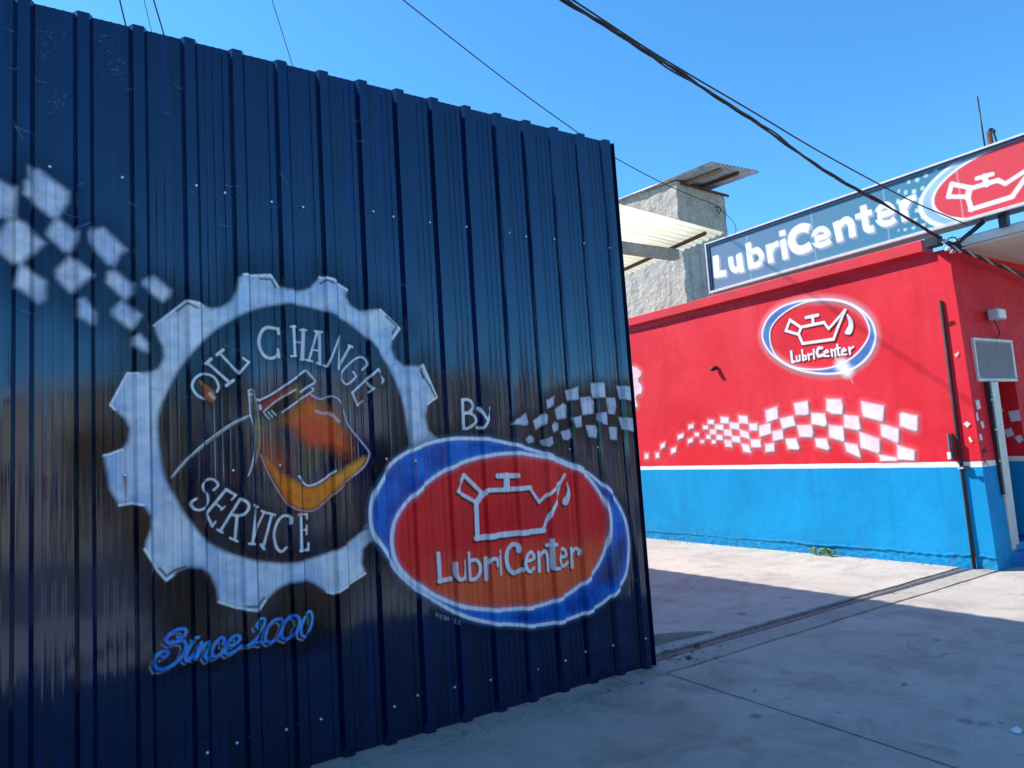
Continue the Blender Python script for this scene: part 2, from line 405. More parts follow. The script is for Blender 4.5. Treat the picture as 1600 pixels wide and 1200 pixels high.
class Canvas:
    def __init__(s, us, vs):
        s.us, s.vs = np.asarray(us), np.asarray(vs)
        s.U, s.V = np.meshgrid(s.us, s.vs)
        s.C = np.zeros(s.U.shape + (3,)); s.A = np.zeros(s.U.shape)
    def sub(s, lo, hi):
        i0, i1 = np.searchsorted(s.us, [lo[0], hi[0]]); j0, j1 = np.searchsorted(s.vs, [lo[1], hi[1]])
        return slice(j0, j1), slice(i0, i1)
    def lay(s, sl, a, col):
        if a.size == 0: return
        if callable(col): col = col(s.U[sl], s.V[sl])
        col = np.broadcast_to(np.asarray(col, float), a.shape + (3,))
        A0 = s.A[sl]; An = a + A0 * (1 - a)
        k = np.where(An > 1e-6, a / np.maximum(An, 1e-6), 0)[..., None]
        s.C[sl] = col * k + s.C[sl] * (1 - k); s.A[sl] = An
    @staticmethod
    def segd(U, V, a, b):
        d = b - a; L = max(d @ d, 1e-12)
        t = np.clip(((U - a[0]) * d[0] + (V - a[1]) * d[1]) / L, 0, 1)
        return np.hypot(U - a[0] - t * d[0], V - a[1] - t * d[1]), t
    def cover(s, dist, soft, alpha, sl, tex):
        a = np.clip(0.5 - dist / (2 * soft), 0, 1); a = a * a * (3 - 2 * a) * alpha
        if tex:
            n = 0.6 * vnoise(s.U[sl] * 1.0, s.V[sl] * 2.2, 14) + 0.4 * vnoise(s.U[sl], s.V[sl], 47)
            a = a * (1 - tex + tex * np.clip(n * 1.6, 0, 1))
        return a
    def poly(s, P, col, alpha=1.0, soft=0.004, grow=0.0, tex=0.0, hole=None):
        P = np.asarray(P, float); pad = soft * 1.2 + max(grow, 0)
        sl = s.sub(P.min(0) - pad, P.max(0) + pad); U, V = s.U[sl], s.V[sl]
        if U.size == 0: return
        def sdf(Q):
            dm = np.full(U.shape, 1e9); ins = np.zeros(U.shape, bool)
            for a, b in zip(Q, np.roll(Q, -1, 0)):
                d, _ = s.segd(U, V, a, b); dm = np.minimum(dm, d)
                if a[1] != b[1]:
                    c = (a[1] > V) != (b[1] > V)
                    ins ^= c & (U < (b[0] - a[0]) * (V - a[1]) / (b[1] - a[1]) + a[0])
            return np.where(ins, -dm, dm)
        d = sdf(P) - grow
        if hole is not None: d = np.maximum(d, -sdf(np.asarray(hole, float)))
        s.lay(sl, s.cover(d, soft, alpha, sl, tex), col)
    def stroke(s, P, w, col, alpha=1.0, soft=0.004, tex=0.0, flat=False):
        P = np.asarray(P, float); W = np.broadcast_to(np.asarray(w, float), (len(P),)); pad = W.max() / 2 + soft * 1.2
        sl = s.sub(P.min(0) - pad, P.max(0) + pad); U, V = s.U[sl], s.V[sl]
        if U.size == 0: return
        dm = np.full(U.shape, 1e9)
        for i in range(len(P) - 1):
            d, t = s.segd(U, V, P[i], P[i + 1]); dm = np.minimum(dm, d - (W[i] * (1 - t) + W[i + 1] * t) / 2)
        if flat:
            for a, b in ((P[0], P[1]), (P[-1], P[-2])):
                n = (a - b) / np.hypot(*(a - b)); e = (U - a[0]) * n[0] + (V - a[1]) * n[1]
                near = np.hypot(U - a[0], V - a[1]) < W.max() * 0.8
                dm = np.where(near, np.maximum(dm, e), dm)
        s.lay(sl, s.cover(dm, soft, alpha, sl, tex), col)
    def mesh(s, name, mat, surf, parent, cover=None):
        if cover is not None: s.A = s.A * cover(s.U, s.V)
        nv, nu = s.A.shape
        m = s.A > 0.012
        cell = m[:-1, :-1] | m[1:, :-1] | m[:-1, 1:] | m[1:, 1:]
        j, i = np.nonzero(cell)
        idx = np.arange(nv * nu).reshape(nv, nu)
        F = np.stack([idx[j, i], idx[j, i + 1], idx[j + 1, i + 1], idx[j + 1, i]], 1)
        use, inv = np.unique(F, return_inverse=True); F = inv.reshape(F.shape)
        P = surf(s.U.ravel()[use], s.V.ravel()[use])
        # spread colour outwards so that feathered rims keep their hue
        me = bpy.data.meshes.new(name)
        me.vertices.add(len(P)); me.vertices.foreach_set('co', P.ravel())
        me.loops.add(F.size); me.loops.foreach_set('vertex_index', F.ravel().astype(np.int32))
        me.polygons.add(len(F)); me.polygons.foreach_set('loop_start', np.arange(0, F.size, 4, dtype=np.int32))
        me.update(calc_edges=True); me.validate()
        at = me.color_attributes.new('paint', 'FLOAT_COLOR', 'POINT')
        rgba = np.concatenate([s.C.reshape(-1, 3)[use], s.A.ravel()[use][:, None]], 1)
        at.data.foreach_set('color', rgba.astype(np.float32).ravel())
        return link(name, me, mat, parent)

class Trace:
    """points read off an enlarged survey picture, carried to a plane of the place"""
    def __init__(s, ox, oy, sc, to): s.ox, s.oy, s.sc, s.to = ox, oy, sc, to
    def p(s, P): return np.array([s.to((s.ox + a / s.sc, s.oy + b / s.sc)) for a, b in P])
    def w(s, P, w):
        a = P[len(P) // 2]; q = (s.ox + a[0] / s.sc, s.oy + a[1] / s.sc)
        return np.hypot(*(s.to((q[0], q[1] + 2)) - s.to(q))) / 2 * w / s.sc

# ================================================================== GROUND
YF = 3.977            # fence line
XW = 8.63             # side wall of the red building
YC = 3.85             # its street front
FX1 = 3.66            # end of the fence
tag(boxes('ground', M['dirt'], None, (-260, 260, -260, 260, -0.60, -0.16)), kind='structure')
tag(boxes('street', M['asphalt'], None, (-120, 120, -10.0, -2.2, -0.159, -0.13)), kind='structure')

def slab(name, x0, x1, y0, y1, z0, z1, mat, step=0.25, amp=0.004, skew=0.0, rough=(0.0, 0.0), stepx=None):
    """concrete slab with a very slightly uneven top and broken front arris"""
    nx, ny = max(2, int((x1 - x0) / (stepx or step))), max(2, int((y1 - y0) / step))
    v, f = [], []
    for j in range(ny + 1):
        for i in range(nx + 1):
            x = x0 + (x1 - x0) * i / nx; y = y0 + (y1 - y0) * j / ny
            x += skew * (1 - j / ny)
            e = (i in (0, nx)) or (j in (0, ny))
            if j == 0 and rough[0]: y += rough[0] * (abs(mnoise.noise((x * 3.1, 1, 5))) + 0.6 * abs(mnoise.noise((x * 17, 2, 5))) + max(0, mnoise.noise((x * 1.1, 4, 4)) - 0.25) * 3)
            if j == ny and rough[1]: y -= rough[1] * (abs(mnoise.noise((x * 2.7, 7, 5))) + 0.6 * abs(mnoise.noise((x * 19, 9, 5))) + max(0, mnoise.noise((x * 1.3, 8, 4)) - 0.3) * 3)
            v.append((x, y, z1 + amp * mnoise.noise((x * 0.9, y * 0.9, 3.1)) - (0.003 if e else 0)))
    idx = lambda i, j: j * (nx + 1) + i
    for j in range(ny):
        for i in range(nx): f.append((idx(i, j), idx(i + 1, j), idx(i + 1, j + 1), idx(i, j + 1)))
    rim = [idx(i, 0) for i in range(nx + 1)] + [idx(nx, j) for j in range(1, ny + 1)] + \
          [idx(i, ny) for i in range(nx - 1, -1, -1)] + [idx(0, j) for j in range(ny - 1, 0, -1)]
    n = len(v)
    v += [(v[r][0], v[r][1], z0) for r in rim]
    for k in range(len(rim)):
        k2 = (k + 1) % len(rim); f.append((rim[k], n + k, n + k2, rim[k2]))
    m = MB(); m.add(v, f)
    return m.build(name, mat, None)

tag(slab('pavement', -6.0, 3.615, -2.0, 3.80, -0.159, 0.0, M['walk'], skew=-0.15), kind='structure')
tag(slab('pavement', 3.635, 9.9, -2.0, 3.80, -0.159, 0.0, M['walk'], skew=-0.15, rough=(0, 0.022), stepx=0.03), kind='structure')
tag(slab('pavement', 9.92, 26.0, -2.0, 3.80, -0.159, 0.0, M['walk'], skew=-0.15), kind='structure')
tag(slab('pavement', -26.0, -6.02, -2.0, 3.80, -0.159, 0.0, M['walk'], skew=-0.15), kind='structure')
tag(boxes('kerb', M['strip'], None, (-26, 26, -2.2, -2.005, -0.158, 0.01), bevel=0.02), kind='structure')
tag(boxes('far_pavement', M['walk'], None, (-60, 60, -12.0, -10.0, -0.158, 0.0)), kind='structure')
tag(slab('gate_sill', 3.3, 8.72, 3.81, 4.045, -0.155, 0.006, M['strip'], 0.11, 0.006, rough=(0.020, 0.016), stepx=0.03), kind='structure')
tag(boxes('joint_bed', M['kerb'], None, (3.3, 8.7, 3.70, 4.06, -0.158, -0.022)), kind='structure')
tag(slab('fence_footing', -26, 3.29, 3.81, 4.20, -0.155, 0.004, M['strip'], 0.25, 0.005), kind='structure')
tag(slab('lot_floor', 3.0, 8.72, 4.20, 30.0, -0.155, 0.006, M['lot'], 0.4, 0.008, rough=(0.020, 0), stepx=0.035), kind='structure')
tag(slab('lot_floor', -26.0, 2.99, 4.21, 30.0, -0.155, 0.004, M['lot'], 0.8, 0.008), kind='structure')
tr = empty('gate_track', (6.2, 4.12, 0), 'rusty steel gate track let into the concrete between the blue fence and the red building', 'gate track')
for yy, zz in ((4.064, 0.008), (4.098, 0.006)):
    boxes('rail', M['steel'], tr, (3.70, 8.60, yy - 0.006, yy + 0.006, -0.12, zz), bevel=0.002)
m = MB(); nn_ = 160
for i in range(nn_ + 1):
    x = 3.5 + 5.12 * i / nn_
    for y, z in ((4.072, -0.014), (4.103, -0.012), (4.15, -0.020), (4.21, -0.008)): m.v.append((x, y, z + 0.006 * mnoise.noise((x * 7, y * 20, 0))))
m.f = [(4 * i + k, 4 * i + 4 + k, 4 * i + 5 + k, 4 * i + 1 + k) for i in range(nn_) for k in range(3)]
m.build('channel_dirt', M['grime'], tr)
# rough edge of the raised slab beside the fence end
m = MB()
N = 14
for i in range(N + 1):
    t = i / N; x = 3.72 + 0.95 * t; h = 0.115 * (1 - t) ** 0.8 + 0.008
    yo = 4.40 + 0.02 * mnoise.noise((x * 9, 0.3, 0)) - 0.10 * t
    m.v += [(x, yo, -0.05), (x, yo + 0.012 * mnoise.noise((x * 14, 2, 1)), h * 0.55), (x, yo + 0.012, h), (x, 5.7 - 0.9 * t, 0.010)]
for i in range(N):
    for k in range(3): m.f.append((4 * i + k, 4 * i + 4 + k, 4 * i + 5 + k, 4 * i + 1 + k))
top_f = [f_ for i_, f_ in enumerate(m.f) if i_ % 3 == 2]; m.f = [f_ for i_, f_ in enumerate(m.f) if i_ % 3 != 2] + [(0, 1, 2, 3)]
kb = empty('kerb_block', (4.2, 4.4, 0), 'dark rough broken concrete edge beside the end of the blue fence', 'concrete edge')
m2 = MB(); m2.v, m2.f = list(m.v), top_f
m.build('broken_face', M['kerb'], kb); m2.build('slab_top', M['lot'], kb)

# ================================================================== FENCE
PITCH, SEAM = 0.2475, 0.578
RIBW, FL, CR, DEP = 0.090, 0.019, 0.052, 0.034
prof_k = [(0.0, 0.0), (FL, DEP), (FL + CR, DEP), (RIBW, 0.0)]
for c in (0.0 + RIBW + 0.038, RIBW + 0.078, RIBW + 0.118):
    prof_k += [(c - 0.009, 0.0), (c - 0.003, 0.0027), (c + 0.003, 0.0027), (c + 0.009, 0.0)]
prof_k += [(PITCH, 0.0)]
PKX = np.array([a for a, _ in prof_k]); PKY = np.array([b for _, b in prof_k])
def relief(u): return np.interp(np.mod(np.asarray(u) - SEAM, PITCH), PKX, PKY)
ZT, ZB = 3.969, 0.012
fence = empty('metal_fence', (1.6, YF, 0), 'tall navy blue ribbed sheet metal fence painted with a gear and an oil can logo', 'fence')

def fence_sheet(x0, x1, lift, ztop):
    ks = np.arange(math.floor((x0 - SEAM) / PITCH) - 1, math.ceil((x1 - SEAM) / PITCH) + 1)
    xs = np.unique(np.round(np.concatenate([[x0, x1]] + [SEAM + k * PITCH + PKX for k in ks]), 5))
    xs = xs[(xs >= x0 - 1e-6) & (xs <= x1 + 1e-6)]
    ys = YF - relief(np.clip(xs, x0 + 1e-5, x1 - 1e-5)) - lift
    zs = [ZB + 0.006 * random.random(), 0.9, 1.9, 2.9, ztop]
    m = MB(); n = len(xs)
    for off in (0.0, 0.0016):
        for z in zs: m.v += [(x, y + off, z) for x, y in zip(xs, ys)]
    nz = len(zs)
    for s_ in (0, 1):
        o = s_ * n * nz
        for j in range(nz - 1):
            for i in range(n - 1):
                q = (o + j * n + i, o + j * n + i + 1, o + (j + 1) * n + i + 1, o + (j + 1) * n + i)
                m.f.append(q if s_ == 0 else q[::-1])
    o = n * nz; t = (nz - 1) * n
    for i in range(n - 1):
        m.f += [(i, o + i, o + i + 1, i + 1), (t + i, t + i + 1, o + t + i + 1, o + t + i)]
    for j in range(nz - 1):
        a, b = j * n, (j + 1) * n
        m.f += [(a, b, o + b, o + a), (a + n - 1, o + a + n - 1, o + b + n - 1, b + n - 1)]
    return m.build('fence_sheet', M['fence'], fence)
edges = [SEAM + PITCH * 4 * k for k in range(-4, 4)]
for a in edges:
    b = min(a + 4 * PITCH + RIBW * 0.55, FX1)
    fence_sheet(a, b, 0.0022 * (round((a - SEAM) / (4 * PITCH)) % 2), ZT + 0.006 * (random.random() - 0.5))
boxes('end_trim', M['fence'], fence, (FX1 + 0.0008, FX1 + 0.004, YF - 0.032, YF + 0.05, ZB, ZT - 0.01))
boxes('end_post', M['rust'], fence, (FX1 - 0.05, FX1 + 0.02, YF + 0.052, YF + 0.12, -0.1, 3.20), bevel=0.004)
boxes('end_bracket', M['rust'], fence, (FX1 - 0.02, FX1 + 0.045, YF + 0.06, YF + 0.10, 3.02, 3.22), bevel=0.004)
for z in (0.23, 1.66, 3.10):
    boxes('back_rail', M['dark_steel'], fence, (-3.3, FX1 - 0.06, YF + 0.004, YF + 0.05, z - 0.03, z + 0.03))
# screws
sm = bpy.data.meshes.new('screw')
bm = bmesh.new()
bmesh.ops.create_cone(bm, cap_ends=True, segments=8, radius1=0.0075, radius2=0.0055, depth=0.006)
bmesh.ops.rotate(bm, verts=bm.verts, cent=(0, 0, 0), matrix=Matrix.Rotation(math.pi / 2, 3, 'X'))
bm.to_mesh(sm); bm.free(); sm.materials.append(M['screw'])
scr = [(78, 261), (191, 278), (305, 294), (351, 302), (424, 316), (473, 324), (580, 333), (614, 339), (671, 348), (728, 355),
       (795, 364), (821, 370), (865, 374), (911, 381), (951, 388), (447, 1139), (501, 1123), (612, 1101), (652, 1086), (710, 1073),
       (766, 1062), (839, 1045), (878, 1030), (914, 1018), (957, 1008), (1003, 996), (889, 702), (933, 699), (370, 1160), (322, 1172),
       (195, 742), (364, 735), (437, 727), (603, 717), (645, 720)]
for q in scr:
    P = at_y(q, YF)
    o = bpy.data.objects.new('screw', sm); COL.objects.link(o); o.parent = fence
    o.location = Vector((P[0], YF - float(relief(P[0])) - 0.008, P[2])) - fence.location

# ---- murals on the fence
def onf(q): P = at_y(q, YF); return np.array([P[0], P[2]])
_fu = np.concatenate([SEAM + k * PITCH + PKX for k in range(-6, 14)])
def fcanvas(lo, hi, res=0.0042):
    us = np.arange(lo[0], hi[0], res); br = _fu[(_fu > lo[0]) & (_fu < min(hi[0], FX1))]
    us = np.unique(np.round(np.concatenate([us, br, [min(hi[0], FX1)]]), 5)); us = us[us <= FX1 - 1e-4]
    d = np.diff(us); us = us[np.concatenate([[True], d > 2e-4])]
    return Canvas(us, np.arange(lo[1], hi[1], res))
def fsurf(off):
    def f(u, v): return np.stack([u, YF - relief(u) - 0.0022 - off, v], 1)
    return f
def ribcover(U, V):
    """spray from the front hardly reaches the steep rib flanks and the small ridge edges"""
    p = np.mod(U - SEAM, PITCH); n = vnoise(U * 3, V, 6)
    left = (p > 0.0005) & (p < FL - 0.0005); right = (p > FL + CR + 0.0005) & (p < RIBW - 0.0005)
    c = np.where(left, 0.72 + 0.2 * n, 1.0); c = np.where(right, 0.42 + 0.25 * n, c)
    for k in (0.038, 0.078, 0.118): c = np.where(np.abs(p - RIBW - k - 0.006) < 0.0032, c * (0.70 + 0.2 * n), c)
    return c
CHALK = lin(240, 245, 252); PALE = lin(206, 218, 236)
def gcol(a, b, s=6):
    a, b = np.array(a), np.array(b)
    def f(U, V):
        n = np.clip(1.6 * (0.65 * vnoise(U, V, s) + 0.35 * vnoise(U, V, s * 4)) - 0.3, 0, 1)[..., None]
        return a * (1 - n) + b * n
    return f

Z4 = Trace(150, 400, 1500 / 550, onf); Z5 = Trace(150, 700, 1500 / 550, onf)
g_top = [(248, 297), (380, 195), (455, 212), (490, 226), (535, 220), (578, 192), (598, 150), (604, 100), (625, 86), (742, 82), (757, 104), (775, 132),
         (805, 148), (860, 152), (910, 140), (940, 108), (952, 92), (1005, 106), (1068, 145), (1062, 172), (1080, 210), (1118, 235), (1165, 237), (1210, 230), (1292, 310),
         (1262, 352), (1255, 392), (1275, 440), (1312, 470), (1360, 474), (1392, 465), (1450, 602), (1412, 630), (1402, 682), (1412, 740), (1445, 772), (1500, 800)]
g_left = [(35, 850), (60, 845), (112, 825), (140, 790), (146, 732), (122, 690), (82, 655), (62, 636), (134, 500), (180, 505), (225, 500), (268, 480), (290, 430), (285, 390), (258, 332)]
g_bot = [(1180, 395), (1160, 402), (1136, 430), (1130, 490), (1146, 535), (1062, 588), (1010, 620), (985, 612), (930, 575), (890, 560), (830, 570), (770, 600), (722, 648), (696, 690), (600, 680), (522, 655),
         (515, 600), (490, 540), (450, 507), (400, 505), (350, 520), (328, 542), (300, 563), (265, 525), (206, 430), (215, 390), (235, 340), (236, 290), (202, 242), (150, 235), (100, 244), (60, 172)]
gear_out = np.concatenate([Z4.p(g_top), Z5.p([(1300, 300)]), Z5.p(g_bot), Z4.p(g_left)])
gear_in = cat_rom(np.concatenate([Z4.p([(262, 740), (275, 640), (330, 520), (400, 420), (500, 320), (620, 250), (720, 215), (820, 205), (920, 220), (1020, 255), (1100, 305), (1180, 380), (1250, 480), (1300, 600), (1325, 720), (1330, 830)]),
                                  Z5.p([(1270, 150), (1160, 320), (1050, 420), (900, 475), (780, 492), (600, 460), (450, 380), (330, 200), (285, 100)])]), 5)
lo, hi = gear_out.min(0) - 0.3, gear_out.max(0) + 0.3
cv = fcanvas((lo[0], max(lo[1], 0.3)), hi)
cv.poly(gear_out, lin(3, 7, 22), 0.62, 0.20, 0.045, hole=gear_in)
ang = np.linspace(0, 2 * math.pi, 40, endpoint=False)
ctr = gear_in.mean(0)
cv.poly(ctr + (gear_in - ctr) * 0.93, lin(3, 7, 22), 0.22, 0.12, 0.0, hole=ctr + (gear_in - ctr) * 0.80)
# dark sprayed blots under the lower teeth
for q, r in (((300, 940), 0.16), ((480, 960), 0.18), ((250, 830), 0.12), ((345, 600), 0.10), ((150, 700), 0.10)):
    c = onf(q); cv.poly(np.stack([c[0] + r * np.cos(ang), c[1] + r * np.sin(ang)], 1), lin(2, 4, 14), 0.75, 0.11)
cv.poly(gear_out, gcol(lin(172, 208, 244), lin(246, 254, 255), 6), 0.98, 0.016, hole=gear_in, tex=0.24)
cv.poly(gear_out, gcol(lin(214, 230, 250), lin(244, 249, 255), 11), 0.5, 0.05, -0.055, hole=ctr + (gear_in - ctr) * 1.05, tex=0.5)
def gstroke(Z, P, w, col=CHALK, **k): cv.stroke(Z.p(P), Z.w(P, w), col, **k)
for Z, P in ((Z4, g_top[0:3]), (Z4, g_top[8:12]), (Z4, g_top[16:19]), (Z4, g_top[23:26]), (Z4, g_top[30:33]), (Z4, g_left[6:10]), (Z5, g_bot[4:8]), (Z5, g_bot[12:16]), (Z5, g_bot[21:25]), (Z4, g_left[0:3]), (Z5, g_bot[28:31])):
    gstroke(Z, P, 10, lin(250, 254, 255), alpha=0.97, soft=0.004)
for P in ([(345, 235), (385, 205), (430, 228)], [(700, 98), (745, 100), (765, 135)], [(955, 118), (975, 108), (1005, 120)], [(1262, 330), (1280, 300), (1235, 258)], [(1380, 490), (1425, 560), (1445, 600)], [(1385, 480), (1392, 520)]):
    gstroke(Z4, P, 9, lin(10, 16, 34), alpha=0.8, soft=0.006)
for P in ([(270, 512), (300, 545), (335, 520), (380, 505)], [(640, 672), (690, 672), (715, 640)], [(1100, 365), (1155, 340)]):
    gstroke(Z5, P, 10, lin(10, 16, 34), alpha=0.8, soft=0.006)
cv.mesh('gear_mural', M['fpaint'], fsurf(0.0008), fence, ribcover)

# ---- lettering
def letters(name, Z, strokes, col, off, shadow=None, soft=0.0035, tex=0.12, glow=None, flat=False, alpha=0.95, make=None, wk=1.0):
    P = np.concatenate([Z.p(s_[0]) for s_ in strokes]); cvs = (make or fcanvas)(P.min(0) - 0.12, P.max(0) + 0.12)
    if glow:
        for pts, w in strokes: cvs.stroke(Z.p(pts), Z.w(pts, w), glow[0], alpha=glow[1], soft=glow[2])
    for sh in (shadow or []):
        dx, dy, c, kw, a = sh
        for pts, w in strokes:
            cvs.stroke(Z.p([(x + dx, y + dy) for x, y in pts]), Z.w(pts, w) * kw, c, alpha=a, soft=soft * 1.4)
    for pts, w in strokes:
        q = Z.p(pts)
        if len(q) > 3: q = cat_rom(q, 4, False)
        cvs.stroke(q, Z.w(pts, w) * wk, col, alpha=alpha, soft=soft, tex=tex, flat=flat)
    return cvs
ZA = Trace(280, 500, 8, onf); ZB_ = Trace(440, 500, 8, onf); ZC = Trace(280, 740, 1600 / 220, onf)
oil = [([(305, 992), (230, 965), (170, 900), (148, 830), (170, 760), (220, 710), (300, 678), (370, 685), (440, 725), (480, 790), (490, 850), (470, 895)], 30),
       ([(365, 550), (625, 780)], 34), ([(335, 545), (395, 490)], 40), ([(590, 820), (675, 755)], 40),
       ([(500, 410), (735, 665)], 30), ([(470, 435), (545, 375)], 40), ([(735, 675), (850, 540)], 28), ([(850, 540), (775, 487)], 28),
       ([(1235, 110), (1240, 175)], 36), ([(1220, 115), (1150, 98), (1080, 100), (1025, 150), (998, 230), (995, 300), (1020, 390), (1070, 455), (1130, 480), (1190, 468), (1235, 430)], 40), ([(1230, 370), (1245, 465)], 36)]
SB = 160 * 8
chg = [([(128, 95), (145, 460)], 34), ([(90, 100), (175, 92)], 24), ([(95, 465), (170, 460)], 24), ([(268, 125), (255, 490)], 44), ([(228, 125), (305, 128)], 24), ([(235, 495), (275, 495)], 22), ([(145, 285), (225, 282)], 20),
       ([(440, 150), (340, 500)], 28), ([(468, 155), (475, 550)], 38), ([(410, 140), (505, 152)], 26), ([(300, 500), (385, 520)], 24), ([(440, 540), (490, 558)], 26), ([(385, 375), (465, 385)], 20),
       ([(700, 220), (560, 580)], 24), ([(525, 570), (560, 585)], 24), ([(712, 200), (690, 610)], 34), ([(850, 330), (690, 620)], 32), ([(835, 320), (880, 340)], 30),
       ([(1000, 625), (1050, 580), (1060, 540), (1030, 485), (975, 465), (900, 500), (810, 580), (745, 660), (740, 720), (770, 780), (810, 805), (870, 770), (915, 720), (925, 700), (890, 650)], 26),
       ([(1180, 625), (880, 910)], 28), ([(1180, 625), (1270, 755)], 26), ([(1270, 755), (1240, 800)], 24), ([(1060, 780), (1110, 870)], 22), ([(1080, 905), (1130, 860)], 22), ([(880, 910), (945, 1065)], 28), ([(945, 1065), (1010, 1010)], 24)]
oil_all = oil + [([(x + SB, y) for x, y in P], w) for P, w in chg]
OFFW = lin(240, 246, 250)
c1 = letters('x', ZA, oil_all, OFFW, 0, glow=(lin(4, 14, 44), 0.28, 0.06))
drop = cat_rom(ZA.p([(228, 768), (300, 790), (380, 840), (435, 900), (452, 960), (435, 1005), (395, 1028), (350, 1000), (315, 950), (285, 880), (255, 810)]), 4)
c1.poly(drop, gcol(lin(196, 84, 24), lin(232, 136, 52), 16), 0.95, 0.006)
c1.stroke(ZA.p([(330, 860), (370, 1000)]), 0.02, lin(176, 52, 30), 0.6, 0.012)
c1.stroke(ZA.p([(385, 925), (430, 975)]), 0.016, lin(240, 226, 216), 0.9, 0.008)
c1.stroke(ZB_.p([(930, 960), (960, 1035), (1000, 1015)]), 0.016, lin(196, 60, 52), 0.75, 0.012)
c1.mesh('lettering', M['fpaint'], fsurf(0.0022), fence, ribcover)['label'] = 'hand painted white letters reading OIL CHANGE'
srv = [([(390, 185), (440, 130), (400, 75), (350, 62), (290, 85), (255, 140), (270, 190), (315, 240), (325, 310), (290, 375), (230, 410), (160, 400), (125, 350), (140, 310), (180, 285)], 28),
       ([(525, 188), (308, 452)], 34), ([(530, 180), (640, 245)], 32), ([(640, 245), (595, 295)], 24), ([(420, 345), (490, 400)], 22), ([(475, 410), (515, 375)], 22), ([(305, 450), (375, 600)], 28), ([(375, 600), (410, 545)], 24),
       ([(690, 290), (465, 650)], 32), ([(690, 290), (750, 320), (775, 370), (750, 430), (690, 475), (610, 470)], 32), ([(655, 490), (630, 745)], 34), ([(430, 635), (490, 670)], 26), ([(575, 730), (660, 770)], 26),
       ([(865, 370), (815, 790)], 32), ([(965, 435), (820, 740)], 24), ([(840, 355), (890, 380)], 26), ([(935, 425), (1000, 450)], 26), ([(775, 790), (840, 795)], 26),
       ([(1050, 465), (950, 840)], 30), ([(1020, 450), (1085, 470)], 26), ([(925, 805), (965, 860)], 28),
       ([(1255, 560), (1255, 500), (1210, 475), (1150, 500), (1100, 580), (1075, 680), (1085, 780), (1110, 850), (1160, 885), (1215, 840)], 32),
       ([(1365, 460), (1370, 870)], 36), ([(1340, 465), (1445, 460)], 26), ([(1445, 460), (1450, 510)], 24), ([(1370, 635), (1445, 640)], 22), ([(1445, 590), (1445, 690)], 22), ([(1355, 870), (1465, 865)], 30), ([(1465, 865), (1465, 790)], 28)]
c1 = letters('x', ZC, srv, OFFW, 0, glow=(lin(2, 10, 40), 0.40, 0.07))
c1.poly(ZC.p([(1325, 440), (1385, 430), (1380, 485), (1330, 480)]), lin(200, 60, 40), 0.7, 0.02)
c1.mesh('lettering', M['fpaint'], fsurf(0.0022), fence, ribcover)['label'] = 'hand painted white letters reading SERVICE'
ZD = Trace(220, 940, 1600 / 280, onf)
since = [([(325, 315), (370, 318), (405, 270), (380, 240), (310, 255), (245, 300), (225, 345), (270, 370), (340, 350), (385, 350), (400, 400), (370, 480), (290, 560), (200, 600), (140, 590), (115, 540), (140, 480), (200, 440), (240, 450), (230, 480), (205, 495)], 30),
         ([(460, 355), (425, 430), (398, 505), (425, 520), (470, 470)], 30), ([(485, 312), (505, 305)], 26),
         ([(530, 355), (505, 420), (480, 500)], 28), ([(495, 470), (555, 375), (600, 350), (600, 400), (565, 470), (590, 505), (620, 490)], 28),
         ([(735, 375), (745, 330), (705, 325), (655, 390), (635, 455), (660, 490), (710, 470), (740, 430)], 28),
         ([(770, 395), (840, 380), (885, 330), (865, 300), (810, 320), (765, 390), (750, 440), (780, 465), (840, 440), (895, 395)], 28),
         ([(1030, 225), (1020, 195), (1060, 155), (1100, 150), (1105, 190), (1070, 260), (1010, 330), (940, 385)], 22), ([(950, 375), (1030, 350), (1090, 365), (1115, 340)], 20),
         ([(1250, 150), (1180, 170), (1130, 250), (1112, 330), (1150, 362), (1200, 340), (1250, 270), (1275, 190), (1250, 150)], 24),
         ([(1360, 115), (1310, 150), (1262, 240), (1262, 315), (1310, 332), (1370, 270), (1400, 180), (1390, 125), (1355, 115)], 24),
         ([(1505, 85), (1450, 130), (1415, 220), (1420, 285), (1460, 300), (1510, 240), (1530, 150), (1520, 95), (1500, 85)], 22)]
c1 = letters('x', ZD, since, glow=(lin(0, 1, 8), 0.75, 0.10), col=gcol(lin(24, 130, 255), lin(80, 200, 255), 12), off=0, soft=0.005, tex=0.05, shadow=[(-36, 32, lin(190, 216, 250), 0.70, 0.85), (-27, 22, lin(1, 3, 14), 0.95, 1.0)])
c1.mesh('lettering', M['fpaint'], fsurf(0.0022), fence, ribcover)['label'] = 'bright blue script reading Since 2000'
ZF = Trace(700, 610, 8, onf)
by = [([(175, 120), (190, 470)], 44), ([(175, 120), (240, 115), (290, 150), (305, 210), (270, 265), (190, 290)], 38), ([(190, 290), (270, 285), (330, 330), (345, 390), (300, 440), (240, 475), (190, 478)], 38),
      ([(365, 225), (450, 360)], 38), ([(510, 220), (490, 310), (450, 420), (410, 470), (355, 465)], 36)]
letters('x', ZF, by, OFFW, 0).mesh('lettering', M['fpaint'], fsurf(0.0022), fence, ribcover)['label'] = 'hand painted white word By'

